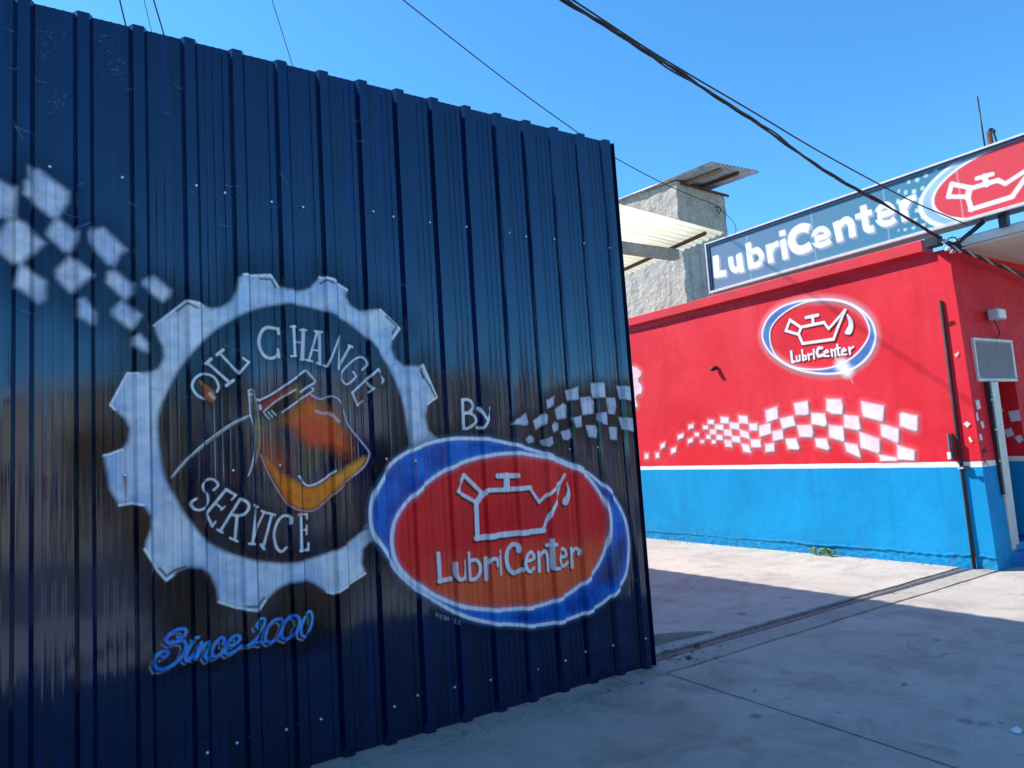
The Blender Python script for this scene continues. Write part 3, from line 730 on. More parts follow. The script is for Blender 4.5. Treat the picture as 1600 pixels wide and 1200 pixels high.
# ---- the oil jug in the middle of the gear
ZJ = Trace(260, 570, 1600 / 340, onf)
jug = cat_rom(ZJ.p([(690, 650), (700, 560), (760, 480), (860, 400), (960, 300), (1060, 220), (1120, 250), (1200, 235), (1260, 275), (1310, 370), (1390, 510), (1480, 640), (1480, 700), (1400, 790), (1280, 890), (1100, 1060), (1010, 1072), (910, 1045), (820, 930), (740, 780)]), 4)
lo, hi = jug.min(0) - 0.1, jug.max(0) + 0.1
tip = onf((262, 760)); lo[0] = min(lo[0], tip[0] - .05)
cv = fcanvas(lo, hi + np.array([0, 0.12]))
J = lambda P, col, a, soft, **k: cv.poly(cat_rom(ZJ.p(P), 4), col, a, soft, **k)
S_ = lambda P, w, col, a=0.95, soft=0.004, **k: cv.stroke(cat_rom(ZJ.p(P), 4, False) if len(P) > 2 else ZJ.p(P), ZJ.w(P, w), col, a, soft, **k)
OR1, OR2, RD = lin(252, 132, 34), lin(255, 172, 60), lin(246, 92, 48)
J([(720, 680), (780, 740), (880, 820), (960, 870), (1040, 900), (1120, 880), (1240, 800), (1420, 690), (1470, 690), (1400, 790), (1280, 880), (1100, 1050), (1010, 1062), (915, 1035), (820, 900)], gcol(OR1, OR2, 9), 0.95, 0.022, tex=0.15)
J([(690, 640), (720, 560), (800, 620), (860, 720), (800, 760), (740, 730)], gcol(RD, OR1, 9), 0.5, 0.09)
J([(870, 400), (960, 300), (1060, 250), (1160, 320), (1230, 400), (1320, 520), (1340, 620), (1260, 640), (1180, 600), (1050, 590), (970, 510), (900, 450)], gcol(RD, OR1, 8), 0.9, 0.06, tex=0.35)
J([(1000, 400), (1120, 390), (1200, 460), (1190, 560), (1080, 580), (1000, 500)], lin(240, 84, 52), 0.8, 0.05)
J([(1040, 690), (1090, 670), (1100, 720), (1050, 730)], lin(150, 130, 40), 0.5, 0.05)
J([(1270, 640), (1350, 640), (1370, 690), (1290, 700)], lin(180, 80, 40), 0.5, 0.06)
S_([(760, 450), (860, 410), (960, 330), (985, 230)], 30, lin(150, 130, 50), 0.5, 0.03)
S_([(700, 470), (730, 450)], 40, lin(168, 150, 60), 0.5, 0.03)
# neck of the jug and its cap
cv.poly(ZJ.p([(680, 270), (1000, 55), (1085, 110), (1040, 200), (760, 400), (700, 380)]), lin(14, 18, 34), 0.55, 0.02)
cv.poly(ZJ.p([(690, 290), (900, 160), (930, 190), (730, 340), (690, 340)]), gcol(lin(176, 62, 46), lin(190, 84, 60), 9), 0.9, 0.016)
cv.poly(ZJ.p([(930, 160), (975, 130), (985, 220), (940, 250)]), lin(170, 140, 52), 0.8, 0.02)
S_([(680, 262), (800, 200), (980, 70), (1020, 45), (1050, 70), (1090, 125), (1040, 160), (985, 200)], 15, CHALK)
S_([(1030, 50), (1080, 115)], 20, lin(176, 164, 120), 0.6, 0.01)
S_([(710, 350), (800, 270), (935, 188)], 9, CHALK)
S_([(850, 350), (940, 280), (1070, 195), (1065, 170)], 11, CHALK)
S_([(685, 300), (690, 325)], 18, CHALK); S_([(665, 255), (680, 265)], 14, CHALK)
for a in (0, 26, 52): S_([(720 + a, 360 - a * 0.4), (752 + a, 398 - a * 0.5)], 9, CHALK)
# dipstick and rag
S_([(600, 380), (480, 440), (330, 550), (200, 650), (100, 750), (40, 825)], [0.030, 0.028, 0.026, 0.022, 0.016, 0.004] and 26, gcol(lin(120, 126, 110), lin(196, 202, 206), 14), 0.9, 0.006)
S_([(600, 375), (480, 430), (330, 535), (200, 640), (40, 822)], 9, lin(232, 236, 240))
S_([(600, 390), (480, 455), (330, 570), (190, 670)], 6, lin(30, 34, 40), 0.8)
cv.poly(cat_rom(ZJ.p([(592, 195), (640, 190), (660, 290), (684, 450), (680, 600), (650, 720), (590, 820), (630, 680), (642, 540), (628, 400), (600, 280)]), 4), gcol(lin(96, 98, 84), lin(168, 160, 110), 12), 0.85, 0.008)
S_([(590, 195), (598, 280), (605, 370), (640, 500), (640, 620), (610, 760), (590, 815)], 9, CHALK)
S_([(640, 190), (662, 290), (683, 450), (682, 600), (650, 730)], 6, lin(210, 212, 200), 0.8)
S_([(592, 195), (615, 185), (642, 192)], 8, CHALK); S_([(605, 225), (630, 225)], 22, lin(216, 222, 230), 0.9); S_([(612, 235), (628, 240)], 12, lin(12, 14, 22))
# outline
S_([(1062, 222), (1100, 245), (1140, 252), (1200, 235), (1255, 265), (1300, 345), (1330, 440), (1400, 530), (1480, 630), (1485, 680), (1450, 750), (1380, 810)], 13, lin(206, 196, 220))
S_([(1380, 810), (1280, 895), (1110, 1055), (1020, 1075), (910, 1045), (820, 930), (740, 785), (690, 660)], 9, lin(206, 186, 200), 0.85)
S_([(960, 820), (1020, 880), (1070, 885), (1150, 845), (1230, 780)], 15, CHALK)
S_([(1095, 340), (1150, 358), (1190, 360), (1250, 420)], 14, lin(226, 216, 226), 0.9, 0.01)
cv.mesh('jug_mural', M['fpaint'], fsurf(0.0036), fence, ribcover)

# ---- red oval with the oil can
ZG = Trace(570, 670, 1600 / 430, onf)
ov_out = cat_rom(ZG.p([(30, 470), (48, 380), (100, 280), (145, 210), (230, 145), (340, 94), (450, 66), (560, 56), (740, 66), (930, 112), (1100, 168), (1280, 250), (1400, 350), (1460, 425), (1510, 530), (1530, 650), (1527, 760), (1508, 860), (1450, 945), (1350, 1030), (1180, 1105), (1000, 1140), (820, 1135), (720, 1125), (610, 1100), (510, 1060), (390, 990), (300, 935), (190, 835), (140, 760), (95, 690), (55, 630), (33, 555)]), 4)
ov_in = cat_rom(ZG.p([(155, 620), (178, 520), (245, 420), (345, 325), (440, 255), (560, 198), (700, 158), (850, 142), (970, 152), (1110, 185), (1270, 262), (1355, 365), (1400, 460), (1412, 560), (1404, 650), (1378, 740), (1320, 840), (1235, 918), (1150, 975), (1000, 1030), (800, 1050), (650, 1045), (540, 1025), (420, 975), (330, 925), (250, 865), (190, 795), (160, 710)]), 4)
cv = fcanvas(ov_out.min(0) - 0.12, ov_out.max(0) + 0.12)
cv.poly(ov_out, lin(3, 5, 14), 0.55, 0.10, 0.02)
cv.poly(ov_out, gcol(lin(0, 72, 172), lin(0, 128, 228), 7), 0.96, 0.010)
cv.poly(cat_rom(ZG.p([(1420, 700), (1490, 640), (1500, 740), (1470, 850), (1380, 900), (1360, 860)]), 4), lin(52, 58, 80), 0.7, 0.05)  # grey painted for the sheet's reflection where the blue is thin
cv.poly(cat_rom(ZG.p([(60, 560), (130, 620), (150, 740), (110, 690)]), 4), lin(30, 120, 215), 0.5, 0.05)
def redc(U, V):
    n = (0.6 * vnoise(U, V, 5) + 0.4 * vnoise(U, V, 19))[..., None]
    b = np.array(lin(240, 8, 18)) * (1 - n) + np.array(lin(255, 44, 30)) * n
    lo_ = np.clip((1.06 - V) / 0.35, 0, 1)[..., None] * np.clip((U - 1.75) / 0.3, 0, 1)[..., None]
    up_ = np.clip((V - 1.50) / 0.22, 0, 1)[..., None] * np.clip((U - 2.1) / 0.5, 0, 1)[..., None]
    k = np.clip(lo_ + 0.8 * up_, 0, 0.8)
    return b * (1 - k) + np.array(lin(248, 108, 36)) * k
cv.poly(ov_in, redc, 0.97, 0.008)
for O, w in ((ov_out, 0.026), (ov_in, 0.028)):
    cv.stroke(np.concatenate([O, O[:1]]), w * 1.9, lin(120, 170, 232), 0.30, 0.018)
    cv.stroke(np.concatenate([O, O[:1]]), w * 0.85, lin(244, 250, 255), 1.0, 0.005, tex=0.08)
ZH = Trace(700, 720, 8, onf)
can = [([(190, 180), (95, 380)], 46), ([(95, 380), (340, 515)], 46), ([(340, 515), (410, 395)], 46), ([(410, 395), (190, 180)], 50),
       ([(345, 530), (360, 970)], 64), ([(345, 965), (700, 920)], 70), ([(700, 920), (1195, 868)], 66), ([(1175, 870), (1280, 600)], 46), ([(1280, 600), (1345, 470)], 46), ([(1345, 470), (1380, 330)], 34), ([(1380, 300), (1450, 175)], 40),
       ([(1390, 270), (1130, 515)], 42), ([(1130, 515), (1010, 330)], 38), ([(1020, 335), (700, 362)], 58), ([(700, 362), (465, 368)], 54), ([(465, 368), (360, 530)], 48), ([(725, 190), (725, 340)], 88), ([(615, 190), (835, 186)], 62)]
dropc = [(1475, 265), (1500, 320), (1518, 400), (1510, 480), (1480, 550), (1430, 545), (1425, 490), (1465, 430), (1485, 360)]
WV = lin(240, 244, 252)
for dx, dy, c, a, kw in ((-20, 26, lin(26, 8, 26), 0.85, 1.0), (0, 0, WV, 0.96, 1.0)):
    for P, w in can: cv.stroke(ZH.p([(x + dx, y + dy) for x, y in P]), ZH.w(P, w) * kw, c, a, 0.004, tex=0.08 if dx == 0 else 0)
    cv.poly(cat_rom(ZH.p([(x + dx, y + dy) for x, y in dropc]), 4), c, a, 0.004)
ZI = Trace(670, 830, 6.4, onf)
lub = [([(90, 225), (108, 500)], 48), ([(100, 498), (212, 474)], 50), ([(245, 320), (252, 430), (290, 478), (335, 440), (342, 310)], 40), ([(345, 300), (355, 485)], 38),
       ([(395, 215), (410, 485)], 30), ([(410, 295), (470, 288), (508, 345), (503, 420), (460, 475), (412, 482)], 40), ([(560, 270), (568, 480)], 46), ([(568, 320), (610, 272), (655, 285), (662, 335)], 40),
       ([(708, 245), (718, 430)], 26), ([(710, 195), (711, 215)], 20), ([(888, 195), (880, 142), (830, 132), (788, 180), (770, 260), (785, 350), (830, 412), (880, 405), (915, 380)], 50),
       ([(945, 292), (1040, 275), (1030, 218), (985, 205), (948, 250), (938, 330), (962, 388), (1010, 395), (1045, 368)], 38), ([(1092, 212), (1100, 398)], 40), ([(1098, 255), (1150, 198), (1178, 250), (1187, 392)], 40),
       ([(1210, 85), (1222, 340), (1240, 372), (1278, 365)], 34), ([(1168, 140), (1246, 130)], 38), ([(1300, 265), (1365, 242), (1352, 186), (1320, 178), (1292, 220), (1286, 290), (1310, 343), (1350, 345), (1380, 312)], 36),
       ([(1415, 172), (1425, 358)], 40), ([(1422, 215), (1455, 172), (1492, 188), (1492, 228)], 36)]
for dx, dy, c, a in ((-14, 18, lin(26, 6, 24), 0.8), (0, 0, WV, 0.96)):
    for P, w in lub:
        Q = ZI.p([(x + dx, y + dy) for x, y in P])
        if len(Q) > 3: Q = cat_rom(Q, 4, False)
        cv.stroke(Q, ZI.w(P, w) * 0.92, c, a, 0.004, tex=0.08 if dx == 0 else 0)
# rust runs from screws
for q, l in (((603, 717), 34), ((645, 720), 30), ((693, 702), 22)):
    cv.stroke(np.array([onf(q), onf((q[0] + 2, q[1] + l))]), np.array([0.020, 0.006]), lin(120, 52, 34), 0.75, 0.010, tex=0.3)
cv.mesh('oval_logo_mural', M['fpaint'], fsurf(0.0048), fence, ribcover)
# signature
pc = {'P': [[(0, 1), (0, 0), (.7, .05), (.7, .45), (0, .5)]], 'I': [[(.3, 0), (.3, 1)]], 'E': [[(.7, 0), (0, 0), (0, 1), (.7, 1)], [(0, .5), (.6, .5)]], 'T': [[(0, 0), (.8, 0)], [(.4, 0), (.4, 1)]],
      'R': [[(0, 1), (0, 0), (.7, .05), (.7, .45), (0, .5), (.7, 1)]], 'O': [[(.4, 0), (0, .5), (.4, 1), (.8, .5), (.4, 0)]], "'": [[(.3, 0), (.2, .3)]], '2': [[(0, .2), (.4, 0), (.7, .25), (0, 1), (.8, 1)]], ' ': []}
sig = []
for k, ch in enumerate("PIETRO '22"):
    bx_, by_ = 66 + 23 * k, 818 + 7.2 * k
    for pl in pc[ch]: sig.append(([(bx_ + 17 * a - 3 * b, by_ + 36 * b + 4 * a) for a, b in pl], 6))
letters('x', ZI, sig, lin(190, 202, 226), 0, soft=0.0025, tex=0.3, alpha=0.8, make=lambda a, b: fcanvas(a, b, 0.0026)).mesh('lettering', M['fpaint'], fsurf(0.0066), fence, ribcover)['label'] = 'small painted signature under the oval'

# ---- chequered bands
def checks(name, Z, quads, lo_pad, col, soft, off, dark=None, make=fcanvas, surf=None, mat='fpaint', tex=0.25, glow=None, shadow=None, alpha=0.92):
    P = np.concatenate([Z.p(q) for q in quads]); cvs = make(P.min(0) - lo_pad, P.max(0) + lo_pad)
    if dark:
        for q in quads: cvs.poly(Z.p(q), dark[0], dark[1], dark[2], dark[3])
    if glow:
        for q in quads: cvs.poly(Z.p(q), glow[0], glow[1], glow[2], glow[3])
    for q in quads:
        Q = Z.p(q)
        if shadow: cvs.poly(Q + np.array(shadow[0]), shadow[1], shadow[2], soft * 0.6)
        cvs.poly(Q, col, alpha, soft, tex=tex)
    cvs.mesh(name, M[mat], surf or fsurf(off), fence if surf is None else red, ribcover if surf is None else None)
Z8 = Trace(0, 250, 1084 / 280, onf)
sqL = [[(180, 60), (235, 60), (415, 195), (410, 260), (345, 355), (300, 340), (150, 220), (155, 150), (180, 130)], [(-150, 60), (0, 130), (100, 185), (90, 355), (0, 350), (-150, 340)],
       [(20, 410), (60, 360), (150, 400), (270, 505), (130, 635), (90, 635), (0, 560), (-20, 480)], [(330, 365), (365, 370), (470, 450), (465, 500), (420, 555), (390, 555), (280, 450)],
       [(540, 460), (560, 425), (625, 415), (765, 545), (720, 580), (690, 640), (650, 630), (545, 510)], [(340, 670), (420, 590), (565, 700), (450, 800), (420, 800), (345, 715)],
       [(655, 680), (690, 670), (805, 760), (800, 810), (755, 845), (645, 740)], [(860, 745), (930, 705), (1030, 790), (1020, 830), (980, 855), (860, 765)], [(110, 700), (130, 645), (275, 735), (270, 840), (235, 870), (90, 770)],
       [(475, 855), (510, 850), (580, 930), (575, 990), (550, 1000), (470, 950)], [(680, 910), (735, 855), (850, 950), (800, 1025), (770, 1010), (680, 940)], [(805, 1080), (840, 1065), (895, 1120), (890, 1165), (860, 1160), (800, 1120)]]
checks('check_mural', Z8, sqL, 0.12, gcol(lin(190, 212, 244), lin(236, 243, 252), 9), 0.022, 0.0036, dark=(lin(4, 12, 40), 0.35, 0.10, 0.04))
Z10 = Trace(780, 580, 1600 / 230, onf)
sqR = [[(475, 320), (560, 290), (590, 270), (585, 370), (490, 410)], [(710, 215), (850, 165), (845, 310), (735, 320)], [(990, 130), (1110, 135), (1140, 200), (1130, 290), (1010, 290), (990, 230)], [(1265, 160), (1405, 175), (1420, 330), (1300, 300)],
       [(150, 530), (220, 500), (280, 455), (310, 560), (290, 590), (120, 580)], [(365, 540), (460, 465), (490, 480), (485, 570), (390, 635)], [(595, 420), (690, 350), (720, 370), (720, 510), (620, 525)], [(875, 290), (980, 275), (1020, 330), (1020, 460), (900, 475)],
       [(1155, 290), (1250, 290), (1265, 370), (1250, 470), (1180, 460)], [(555, 600), (600, 550), (635, 570), (635, 640), (590, 665)], [(765, 510), (885, 485), (890, 600), (800, 615)], [(1050, 460), (1160, 445), (1170, 580), (1100, 580), (1050, 530)],
       [(1285, 500), (1435, 520), (1440, 665), (1330, 630)], [(280, 740), (325, 695), (370, 720), (370, 770), (310, 790)], [(435, 760), (540, 710), (555, 790), (510, 825), (460, 810)], [(660, 660), (760, 630), (775, 720), (740, 750), (690, 740)],
       [(935, 590), (1040, 590), (1060, 640), (1050, 725), (970, 715)], [(1185, 605), (1270, 610), (1275, 745), (1200, 740)]]
checks('check_mural', Z10, sqR, 0.12, gcol(lin(196, 208, 230), lin(232, 238, 248), 9), 0.010, 0.0036, dark=(lin(3, 6, 18), 0.5, 0.06, 0.03))

cvs = fcanvas((-0.25, 1.4), (3.6, 3.9), 0.005)
rs_ = random.Random(5)
for k in range(46):
    c = onf((rs_.uniform(5, 560), rs_.uniform(30, 380))) if k < 30 else onf((rs_.uniform(20, 930), rs_.uniform(300, 640)))
    a = rs_.gauss(-0.35, 0.35); l = rs_.uniform(0.02, 0.10)
    cvs.stroke(np.array([c, c + l * 0.5 * np.array([math.cos(a), math.sin(a) - 0.1]), c + l * np.array([math.cos(a), math.sin(a)])]), 0.0035, lin(150, 170, 200), rs_.uniform(0.2, 0.6), 0.003)
for q0, n in (((78, 62), 22), ((165, 60), 14), ((180, 105), 26), ((88, 158), 20)):
    for k in range(n):
        c = onf((q0[0] + rs_.gauss(0, 9), q0[1] + rs_.gauss(0, 12))); cvs.stroke(np.array([c, c + np.array([rs_.gauss(0, .006), rs_.gauss(0, .01)])]), 0.004, lin(140, 165, 205), rs_.uniform(0.15, 0.4), 0.003)
for q0 in ((70, 748), (195, 744), (364, 737), (437, 729)):
    c = onf(q0); cvs.stroke(np.array([c, c + np.array([0.004, -0.10])]), np.array([0.018, 0.004]), lin(120, 40, 34), 0.6, 0.008, tex=0.4)
tag(cvs.mesh('scratch_marks', M['fpaint'], fsurf(0.0060), fence, ribcover), kind='stuff')

# ================================================================== RED BUILDING
red = empty('red_building', (12.0, 7.0, 0), 'red workshop building with blue base, white band and painted oil can logo on its side', 'building')
def wall_grid(name, o, du, dv, nu, nv, fn, mat, parent):
    v, f = [], []
    for j in range(nv + 1):
        for i in range(nu + 1):
            v.append(fn(i / nu, j / nv))
    for j in range(nv):
        for i in range(nu):
            a = j * (nu + 1) + i; f.append((a, a + 1, a + nu + 2, a + nu + 1))
    m = MB(); m.add(v, f)
    return m.build(name, mat, parent, smooth=True)
WTOP = 3.63
# side wall: slightly battered corner, lumpy plaster
def corner_y(z): return 3.80 + 0.085 * z / WTOP
def sw(u, w):
    z = WTOP * w; y0 = corner_y(z); y = y0 + (13.4 - y0) * (u ** 1.6)
    d = 0.006 * mnoise.noise((y * 1.3, z * 1.3, 0.5)) + 0.002 * mnoise.noise((y * 6, z * 6, 4))
    if u == 0: d = 0.006 * mnoise.noise((0, z * 6, 9)) + 0.004
    if z < 0.24:
        edge = 0.125 + 0.022 * mnoise.noise((y * 2.1, 7, 0)) + 0.012 * mnoise.noise((y * 11, 3, 0))
        on = 0.5 + 0.5 * mnoise.noise((y * 0.7, 1.5, 0))
        if z < edge: d += 0.026 * on + 0.007 * mnoise.noise((y * 15, z * 22, 2))
        elif z < edge + 0.02: d -= 0.010 * on
    return (XW + d - 0.004, y, z - 0.04 if w == 0 else z)
v, f = [], []
zs = sorted(set(np.round(np.concatenate([np.arange(0, 0.26, 0.011), np.arange(0.26, WTOP, 0.06), [WTOP]]), 4)))
NU = 420
for z in zs:
    for i in range(NU + 1): v.append(sw(i / NU, z / WTOP))
for j in range(len(zs) - 1):
    for i in range(NU):
        a = j * (NU + 1) + i; f.append((a, a + NU + 1, a + NU + 2, a + 1))
m = MB(); m.add(v, f); m.build('side_wall', M['wall'], red, smooth=True)
# street front with a recessed doorway
DX0, DX1, DZ0, DZ1, DD = 9.21, 9.76, 0.24, 2.08, 0.34
XE = 17.0
def fw(x, z): return (x, corner_y(min(z, WTOP)) + (0.0 if x > XW + 0.001 else 0.0), z)
m = MB()
xs = [XW - 0.006, 8.9, DX0, DX1, 12, XE]; zs2 = [-0.04, DZ0, 1.127, 1.19, DZ1, 2.8, WTOP]
for i in range(len(xs) - 1):
    for j in range(len(zs2) - 1):
        if xs[i] == DX0 and DZ0 <= zs2[j] < DZ1: continue
        m.add([fw(xs[i], zs2[j]), fw(xs[i + 1], zs2[j]), fw(xs[i + 1], zs2[j + 1]), fw(xs[i], zs2[j + 1])], [(0, 1, 2, 3)])
for z0, z1 in zip(zs2[1:4], zs2[2:5]):
    a0, a1 = corner_y(z0), corner_y(z1)
    m.add([(DX0, a0, z0), (DX0, a0 + DD, z0), (DX0, a1 + DD, z1), (DX0, a1, z1)], [(0, 1, 2, 3)])
    m.add([(DX1, a0, z0), (DX1, a0 + DD, z0), (DX1, a1 + DD, z1), (DX1, a1, z1)], [(3, 2, 1, 0)])
a = corner_y(DZ1); m.add([(DX0, a, DZ1), (DX1, a, DZ1), (DX1, a + DD, DZ1), (DX0, a + DD, DZ1)], [(0, 1, 2, 3)])
m.build('front_wall', M['wall'], red)
boxes('back_wall', M['redpaint'], red, (XW + 0.02, XE, 13.3, 13.4, 0, WTOP))
boxes('end_wall', M['redpaint'], red, (XE - 0.1, XE, 3.95, 13.28, 0, WTOP - 0.002))
boxes('roof', M['white_slab'], red, (XW + 0.02, XE - 0.11, 4.0, 13.28, 3.46, 3.58))
dr = boxes('door', M['dark_steel'], red, (DX0 + 0.003, DX1 - 0.003, 4.16, 4.20, DZ0, DZ1 - 0.003))
boxes('door_handle', M['alu'], dr, (DX0 + 0.06, DX0 + 0.09, 4.10, 4.16, 1.1, 1.24), bevel=0.005)
# aluminium jamb pieces beside the doorway
for x0, x1, z0, z1, pr, mt in ((8.955, 9.005, 0.80, 2.075, 0.035, 'dark_steel'), (9.010, 9.100, 0.18, 2.075, 0.030, 'alu'), (9.112, 9.205, 0.22, 2.075, 0.022, 'alu')):
    boxes('door_jamb', M[mt], red, (x0, x1, corner_y(1.0) - pr, corner_y(1.0) + 0.05, z0, z1), bevel=0.003)
for z in (0.78, 1.17, 1.52, 1.86):
    boxes('hinge', M['alu'], red, (8.94, 9.07, corner_y(1.0) - 0.043, corner_y(1.0) - 0.033, z, z + 0.014))
m = MB()
m.add([(8.98, 3.84, -0.02), (12, 3.84, -0.02), (12, 3.70, 0.0), (9.05, 3.70, 0.0), (9.0, 3.84, 0.16), (12, 3.84, 0.19), (12, 3.72, 0.18), (9.1, 3.72, 0.15), (9.05, 3.86, 0.22), (12, 4.14, 0.232), (9.22, 4.14, 0.232)],
      [(0, 3, 7, 4), (3, 2, 6, 7), (7, 6, 5, 4), (4, 5, 9, 10, 8)])
m.build('door_step', M['bluepaint'], red)
# coping: straight moulding stepping out over the side wall, dying before the corner
def cop(y): return 3.79 + (y - 4.1) * 0.0135
m = MB()
ys = [4.13 + k * 0.75 for k in range(13)]
for y in ys:
    z = cop(y); w = 0.004 * mnoise.noise((y * 2, 1, 1))
    m.v += [(XW - 0.095 + w, y, z - 0.135 + 0.5 * w), (XW - 0.100 + w, y, z - 0.010), (XW - 0.085, y, z), (XW + 0.16, y, z + 0.01), (XW + 0.16, y, z - 0.20), (XW - 0.002, y, z - 0.20), (XW - 0.004, y, z - 0.150)]
for i in range(len(ys) - 1):
    for k in range(7): m.f.append((7 * i + k, 7 * i + (k + 1) % 7, 7 * i + 7 + (k + 1) % 7, 7 * i + 7 + k))
m.f += [tuple(range(7)), tuple(7 * (len(ys) - 1) + k for k in range(6, -1, -1))]
m.build('coping', M['redpaint'], red)
# awning slab over the pavement
m = MB()
P0, P1 = at_x((1497, 372), 8.76), at_x((1600, 343), 8.76)
zt, zb = P0[2], at_x((1503, 384), 8.76)[2]
m.box(8.76, 16.9, 2.2, corner_y(3.5) - 0.003, zb, zt)
m.build('awning_slab', M['white_slab'], red, bevel=0.012)
boxes('soffit_board', M['soffit'], red, (8.80, 16.8, 2.25, corner_y(3.5) - 0.004, zb - 0.035, zb - 0.004))
boxes('slab_upstand', M['white_slab'], red, (9.6, 16.8, 2.3, 2.9, zt + 0.003, zt + 0.16), bevel=0.01)

# ---- murals on the side wall
def onw(q): P = at_x(q, XW - 0.002); return np.array([P[1], P[2]])
def wcanvas(lo, hi, res=0.0095): return Canvas(np.arange(lo[0], hi[0], res), np.arange(lo[1], hi[1], res))
def wsurf(off):
    def f(u, v): return np.stack([np.full_like(u, XW - 0.0125 - off), u, v], 1)[:, [0, 1, 2]]
    return f
PINKW = gcol(lin(238, 208, 216), lin(246, 236, 240), 10)
Z12 = Trace(1000, 610, 1600 / 230, onw); Z13 = Trace(1200, 610, 6.4, onw)
def qd(cx, cy, w, h, sk=0.0, sl=0.1): return [(cx - w / 2 - sk, cy - h / 2 - sl * w / 2), (cx + w / 2 - sk, cy - h / 2 + sl * w / 2), (cx + w / 2 + sk, cy + h / 2 + sl * w / 2), (cx - w / 2 + sk, cy + h / 2 - sl * w / 2)]
sm_ = [qd(78, 716, 40, 56, 0, 0), qd(195, 706, 40, 54, 2, 0), qd(253, 600, 48, 50, 0, -.5), qd(370, 652, 55, 55, 0, -.4), qd(448, 500, 60, 44, 0, -.35), qd(560, 392, 55, 46, 0, -.3), qd(553, 546, 56, 46, 0, -.4), qd(624, 480, 46, 38), qd(683, 557, 38, 30),
       qd(718, 403, 56, 40), qd(776, 345, 68, 46), qd(750, 506, 50, 42), qd(800, 452, 68, 52), qd(808, 560, 42, 36), qd(866, 400, 90, 56), qd(926, 324, 88, 68), qd(870, 510, 68, 56), qd(962, 462, 84, 68, 4), qd(965, 578, 74, 74, 8), qd(1032, 386, 104, 70), qd(1050, 532, 92, 68, 6), qd(1128, 318, 100, 86, 6), qd(1143, 478, 100, 80, 8, .3), qd(1160, 628, 84, 90, 12, .2),
       qd(1238, 398, 88, 78, 2, 0), qd(1265, 576, 108, 84, 4, 0), qd(1364, 428, 126, 118, 4, -.3), qd(1438, 262, 128, 130, 6, -.35), qd(1416, 622, 96, 88, 2, -.1), qd(1503, 486, 112, 104, 4, -.2)]
bg_ = [[(265, 130), (400, 105), (415, 230), (385, 248), (285, 245)], [(125, 285), (255, 252), (280, 350), (150, 385)], [(440, 225), (575, 232), (595, 340), (570, 360), (440, 335)], [(590, 85), (735, 88), (755, 150), (745, 238), (650, 235), (592, 200)],
       [(295, 350), (440, 345), (458, 420), (445, 470), (320, 462)], [(180, 485), (285, 480), (318, 570), (310, 590), (205, 585)], [(475, 480), (590, 482), (620, 580), (600, 598), (490, 565)], [(612, 345), (755, 358), (768, 500), (755, 512), (620, 470)], [(765, 245), (910, 258), (932, 380), (905, 402), (770, 370)],
       [(938, 108), (1165, 155), (1155, 300), (1140, 312), (960, 260), (945, 210)], [(770, 520), (900, 545), (930, 655), (925, 672), (790, 610)], [(918, 412), (1120, 485), (1122, 610), (1105, 630), (935, 570)], [(1130, 345), (1165, 340), (1310, 385), (1312, 510), (1295, 528), (1140, 455)], [(1325, 235), (1350, 222), (1500, 255), (1500, 400), (1480, 410), (1325, 355)],
       [(1300, 545), (1470, 600), (1468, 700), (1300, 690)], [(1112, 640), (1280, 670), (1300, 690), (1290, 706), (1130, 704)]]
for nm, Z, qs in (('x', Z12, sm_), ('x', Z13, bg_)):
    checks('check_mural', Z, qs, 0.10, PINKW, 0.019, 0, make=lambda a, b: wcanvas(a, (b[0], b[1]), 0.0085), surf=wsurf(0.0 if Z is Z12 else 0.0015), mat='wpaint', tex=0.16, glow=(lin(248, 170, 180), 0.45, 0.07, 0.014), shadow=((-0.012, -0.012), lin(92, 20, 34), 0.75), alpha=0.96)
# oval logo on the red wall
Z11 = Trace(1180, 460, 8, onw)
wo = cat_rom(Z11.p([(95, 520), (115, 400), (190, 270), (330, 160), (520, 95), (700, 68), (880, 62), (1060, 78), (1220, 130), (1360, 220), (1460, 340), (1505, 480), (1500, 600), (1440, 740), (1320, 870), (1160, 955), (980, 990), (780, 985), (580, 950), (400, 880), (240, 770), (140, 650)]), 4)
wi = cat_rom(Z11.p([(190, 560), (200, 430), (280, 310), (430, 190), (640, 95), (860, 66), (1060, 82), (1210, 135), (1330, 225), (1400, 330), (1435, 450), (1410, 560), (1330, 680), (1230, 780), (1080, 870), (900, 925), (700, 940), (520, 915), (380, 860), (270, 770), (215, 670)]), 4)
cv = wcanvas(wo.min(0) - 0.16, wo.max(0) + 0.16, 0.0065)
cv.stroke(np.concatenate([wo, wo[:1]]) + np.array([0.012, -0.024]), 0.035, lin(92, 12, 36), 0.75, 0.02)
cv.stroke(np.concatenate([wo, wo[:1]]), 0.09, lin(250, 190, 198), 0.55, 0.07)
cv.poly(wo, gcol(lin(66, 104, 166), lin(84, 130, 188), 6), 0.95, 0.008, hole=wi)
for O, w in ((wo, 0.024), (wi, 0.020)): cv.stroke(np.concatenate([O, O[:1]]), w, lin(242, 232, 238), 0.95, 0.010)
Wc = lin(236, 232, 234)
can2 = [([(440, 320), (390, 455)], 40), ([(390, 455), (545, 500)], 40), ([(545, 500), (580, 415)], 40), ([(580, 415), (440, 320)], 42), ([(545, 490), (600, 615)], 44), ([(600, 615), (985, 560)], 44), ([(985, 560), (1040, 410)], 40), ([(1040, 410), (1130, 195)], 40), ([(1130, 195), (925, 430)], 36), ([(925, 430), (865, 350)], 38), ([(865, 350), (580, 410)], 42), ([(722, 270), (730, 370)], 44), ([(640, 290), (790, 260)], 46)]
drop2 = [(1150, 250), (1195, 285), (1230, 350), (1228, 430), (1200, 495), (1150, 500), (1125, 480), (1150, 430), (1175, 370)]
